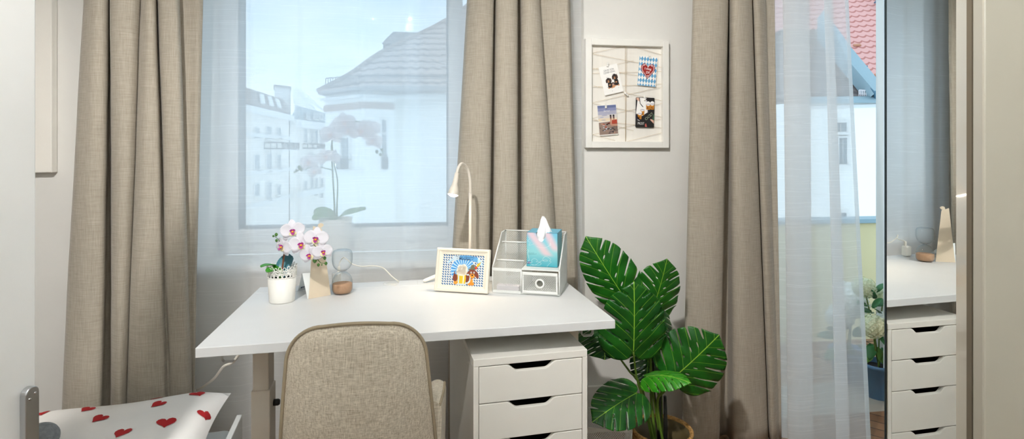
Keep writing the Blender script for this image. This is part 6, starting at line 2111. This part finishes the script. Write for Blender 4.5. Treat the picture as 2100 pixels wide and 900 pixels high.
for (x, y) in ((1757, 94), (1804, 94), (1801, 155)):
    p = on_roof(x, y); Ux = (b - a).normalized(); Vx = up.normalized()
    MB().prism([(-.09, -.03), (.09, -.03), (.08, .03), (-.08, .03)], Fr(p, Ux, Vx), .01, .05).build('vent_tile', mat('vent_tile_brown', srgb(196, 140, 110), .8), hR)
# pigeon on the roof
pp = on_roof(1801, 12) + nr_ * .16
bird = MB()
def bl_(c, r, sx_=1, sy_=1, sz_=1):
    bm_ = bmesh.new(); bmesh.ops.create_uvsphere(bm_, u_segments=12, v_segments=8, radius=r)
    bird.bm(bm_, 0, Matrix.Translation(c) @ Matrix.Diagonal((sx_, sy_, sz_, 1)), True)
body_pts = [pp + Vector((-.17, 0, -.05)), pp + Vector((-.10, 0, -.01)), pp + Vector((-.03, 0, .02)), pp + Vector((.05, 0, .06)), pp + Vector((.075, 0, .115)), pp + Vector((.085, 0, .16)), pp + Vector((.11, 0, .165)), pp + Vector((.145, 0, .155))]
bird.tube(cr(body_pts, 4), [max(.006, r_) for r_ in (lambda L: [L[min(int(i / 4), 7)] + (L[min(int(i / 4) + 1, 7)] - L[min(int(i / 4), 7)]) * (i % 4) / 4 for i in range(29)])([.018, .045, .07, .066, .036, .034, .026, .004])], 12)
for s_ in (-.02, .02):
    bird.tube([pp + Vector((.0, s_, -.03)), pp + Vector((.01, s_, -.16))], .007, 6)
tag(bird.build('street_pigeon', mat('pigeon_grey', srgb(104, 112, 128), .8)), 'small grey pigeon standing on the red tiled roof', 'bird')
# ------------------------------------------------------------------ light
def spotlights():
    for k, (px, py) in enumerate(((840, 38), (765, 38))):
        zc = CEIL - .07
        d = (zc - H) * F / (CY - py)
        v = P(px, py, d)
        loc = Vector((v.x, 2 * GY - v.y, 0))
        t = thing('ceiling_spot', ('white ceiling spot lamp nearest the middle of the room' if k == 0 else 'white ceiling spot lamp nearer the left door'), 'lamp', (loc.x, loc.y, CEIL), 0, 'ceiling spot lamps')
        MB().lathe([(0, 0), (.045, 0), (.045, -.018), (.012, -.02), (.012, -.035), (0, -.035)], 24).build('ceiling_rose', m_white, t, local=True)
        MB().lathe([(0, -.034), (.03, -.034), (.034, -.05), (.036, -.075), (.033, -.075), (.031, -.06), (0, -.06)], 24).build('lamp_head', m_white, t, local=True)
        MB().lathe([(0, -.061), (.009, -.062), (.012, -.068), (.009, -.074), (0, -.078)], 20).build('bulb', m_spotbulb, t, local=True)
        ld = bpy.data.lights.new('spot_light', 'SPOT')
        ld.energy, ld.color, ld.shadow_soft_size, ld.spot_size, ld.spot_blend = LAMP[k], (1, .975, .94), .04, R(76), .9
        lo = bpy.data.objects.new('spot_light', ld); COL.objects.link(lo)
        lo.location = (loc.x, loc.y, CEIL - .16)
        aim = Vector(((1.35, 2.4, 1.05), (-1.6, 2.2, .75))[k]) - lo.location
        lo.rotation_euler = Vector((0, 0, -1)).rotation_difference(aim.normalized()).to_euler()
LAMP = (195, 185)
spotlights()
# added unseen fill spot behind the camera, bounced off the ceiling
ld = bpy.data.lights.new('added_fill_light', 'SPOT'); ld.energy, ld.color, ld.shadow_soft_size, ld.spot_size, ld.spot_blend = UP_FILL, (.86, .95, 1), .12, R(150), .5
lo = bpy.data.objects.new('added_fill_light', ld); COL.objects.link(lo)
lo.location = (.7, -1.0, 1.75); lo.rotation_euler = (PI, 0, 0)

w = bpy.data.worlds.new('sky'); bpy.context.scene.world = w
w.use_nodes = True
ns, ls = w.node_tree.nodes, w.node_tree.links
ns.clear()
out = N(ns, 'ShaderNodeOutputWorld'); bg = N(ns, 'ShaderNodeBackground')
tc = N(ns, 'ShaderNodeTexCoord')
mp = N(ns, 'ShaderNodeMapping'); mp.inputs['Scale'].default_value = (1.2, 1.2, 4)
ls.new(tc.outputs['Generated'], mp.inputs['Vector'])
nz = N(ns, 'ShaderNodeTexNoise', Scale=2.2, Detail=6.0, Roughness=.5)
ls.new(mp.outputs[0], nz.inputs['Vector'])
rp = N(ns, 'ShaderNodeMapRange'); rp.inputs['From Min'].default_value, rp.inputs['From Max'].default_value = .35, .65
ls.new(nz.outputs['Fac'], rp.inputs['Value'])
mx = N(ns, 'ShaderNodeMix', data_type='RGBA')
mx.inputs[6].default_value, mx.inputs[7].default_value = (.52, .74, .93, 1), (.80, .92, 1.0, 1)
ls.new(rp.outputs[0], mx.inputs[0]); ls.new(mx.outputs[2], bg.inputs['Color'])
bg.inputs['Strength'].default_value = SKY
ls.new(bg.outputs[0], out.inputs['Surface'])

cam = bpy.data.cameras.new('camera'); co = bpy.data.objects.new('camera', cam); COL.objects.link(co)
co.location = (0, 0, H); co.rotation_euler = (PI / 2, 0, -TH)
cam.sensor_fit = 'HORIZONTAL'; cam.sensor_width = 36; cam.lens = 36 * F / 2100
cam.shift_y = -(450 - CY) / 2100
cam.clip_start = .02; cam.clip_end = 300
sc = bpy.context.scene
sc.camera = co
sc.view_settings.view_transform = 'Standard'; sc.view_settings.look = 'None'
sc.view_settings.gamma = 1; sc.view_settings.use_curve_mapping = False
sc.view_settings.exposure = EXPO
cy = sc.cycles
cy.max_bounces, cy.diffuse_bounces, cy.glossy_bounces, cy.transparent_max_bounces, cy.transmission_bounces = 12, 6, 6, 32, 8
cy.sample_clamp_indirect = 40
cy.caustics_reflective = False; cy.caustics_refractive = False
cy.use_denoising = True
try:
    cy.denoiser = 'OPENIMAGEDENOISE'
except Exception:
    pass
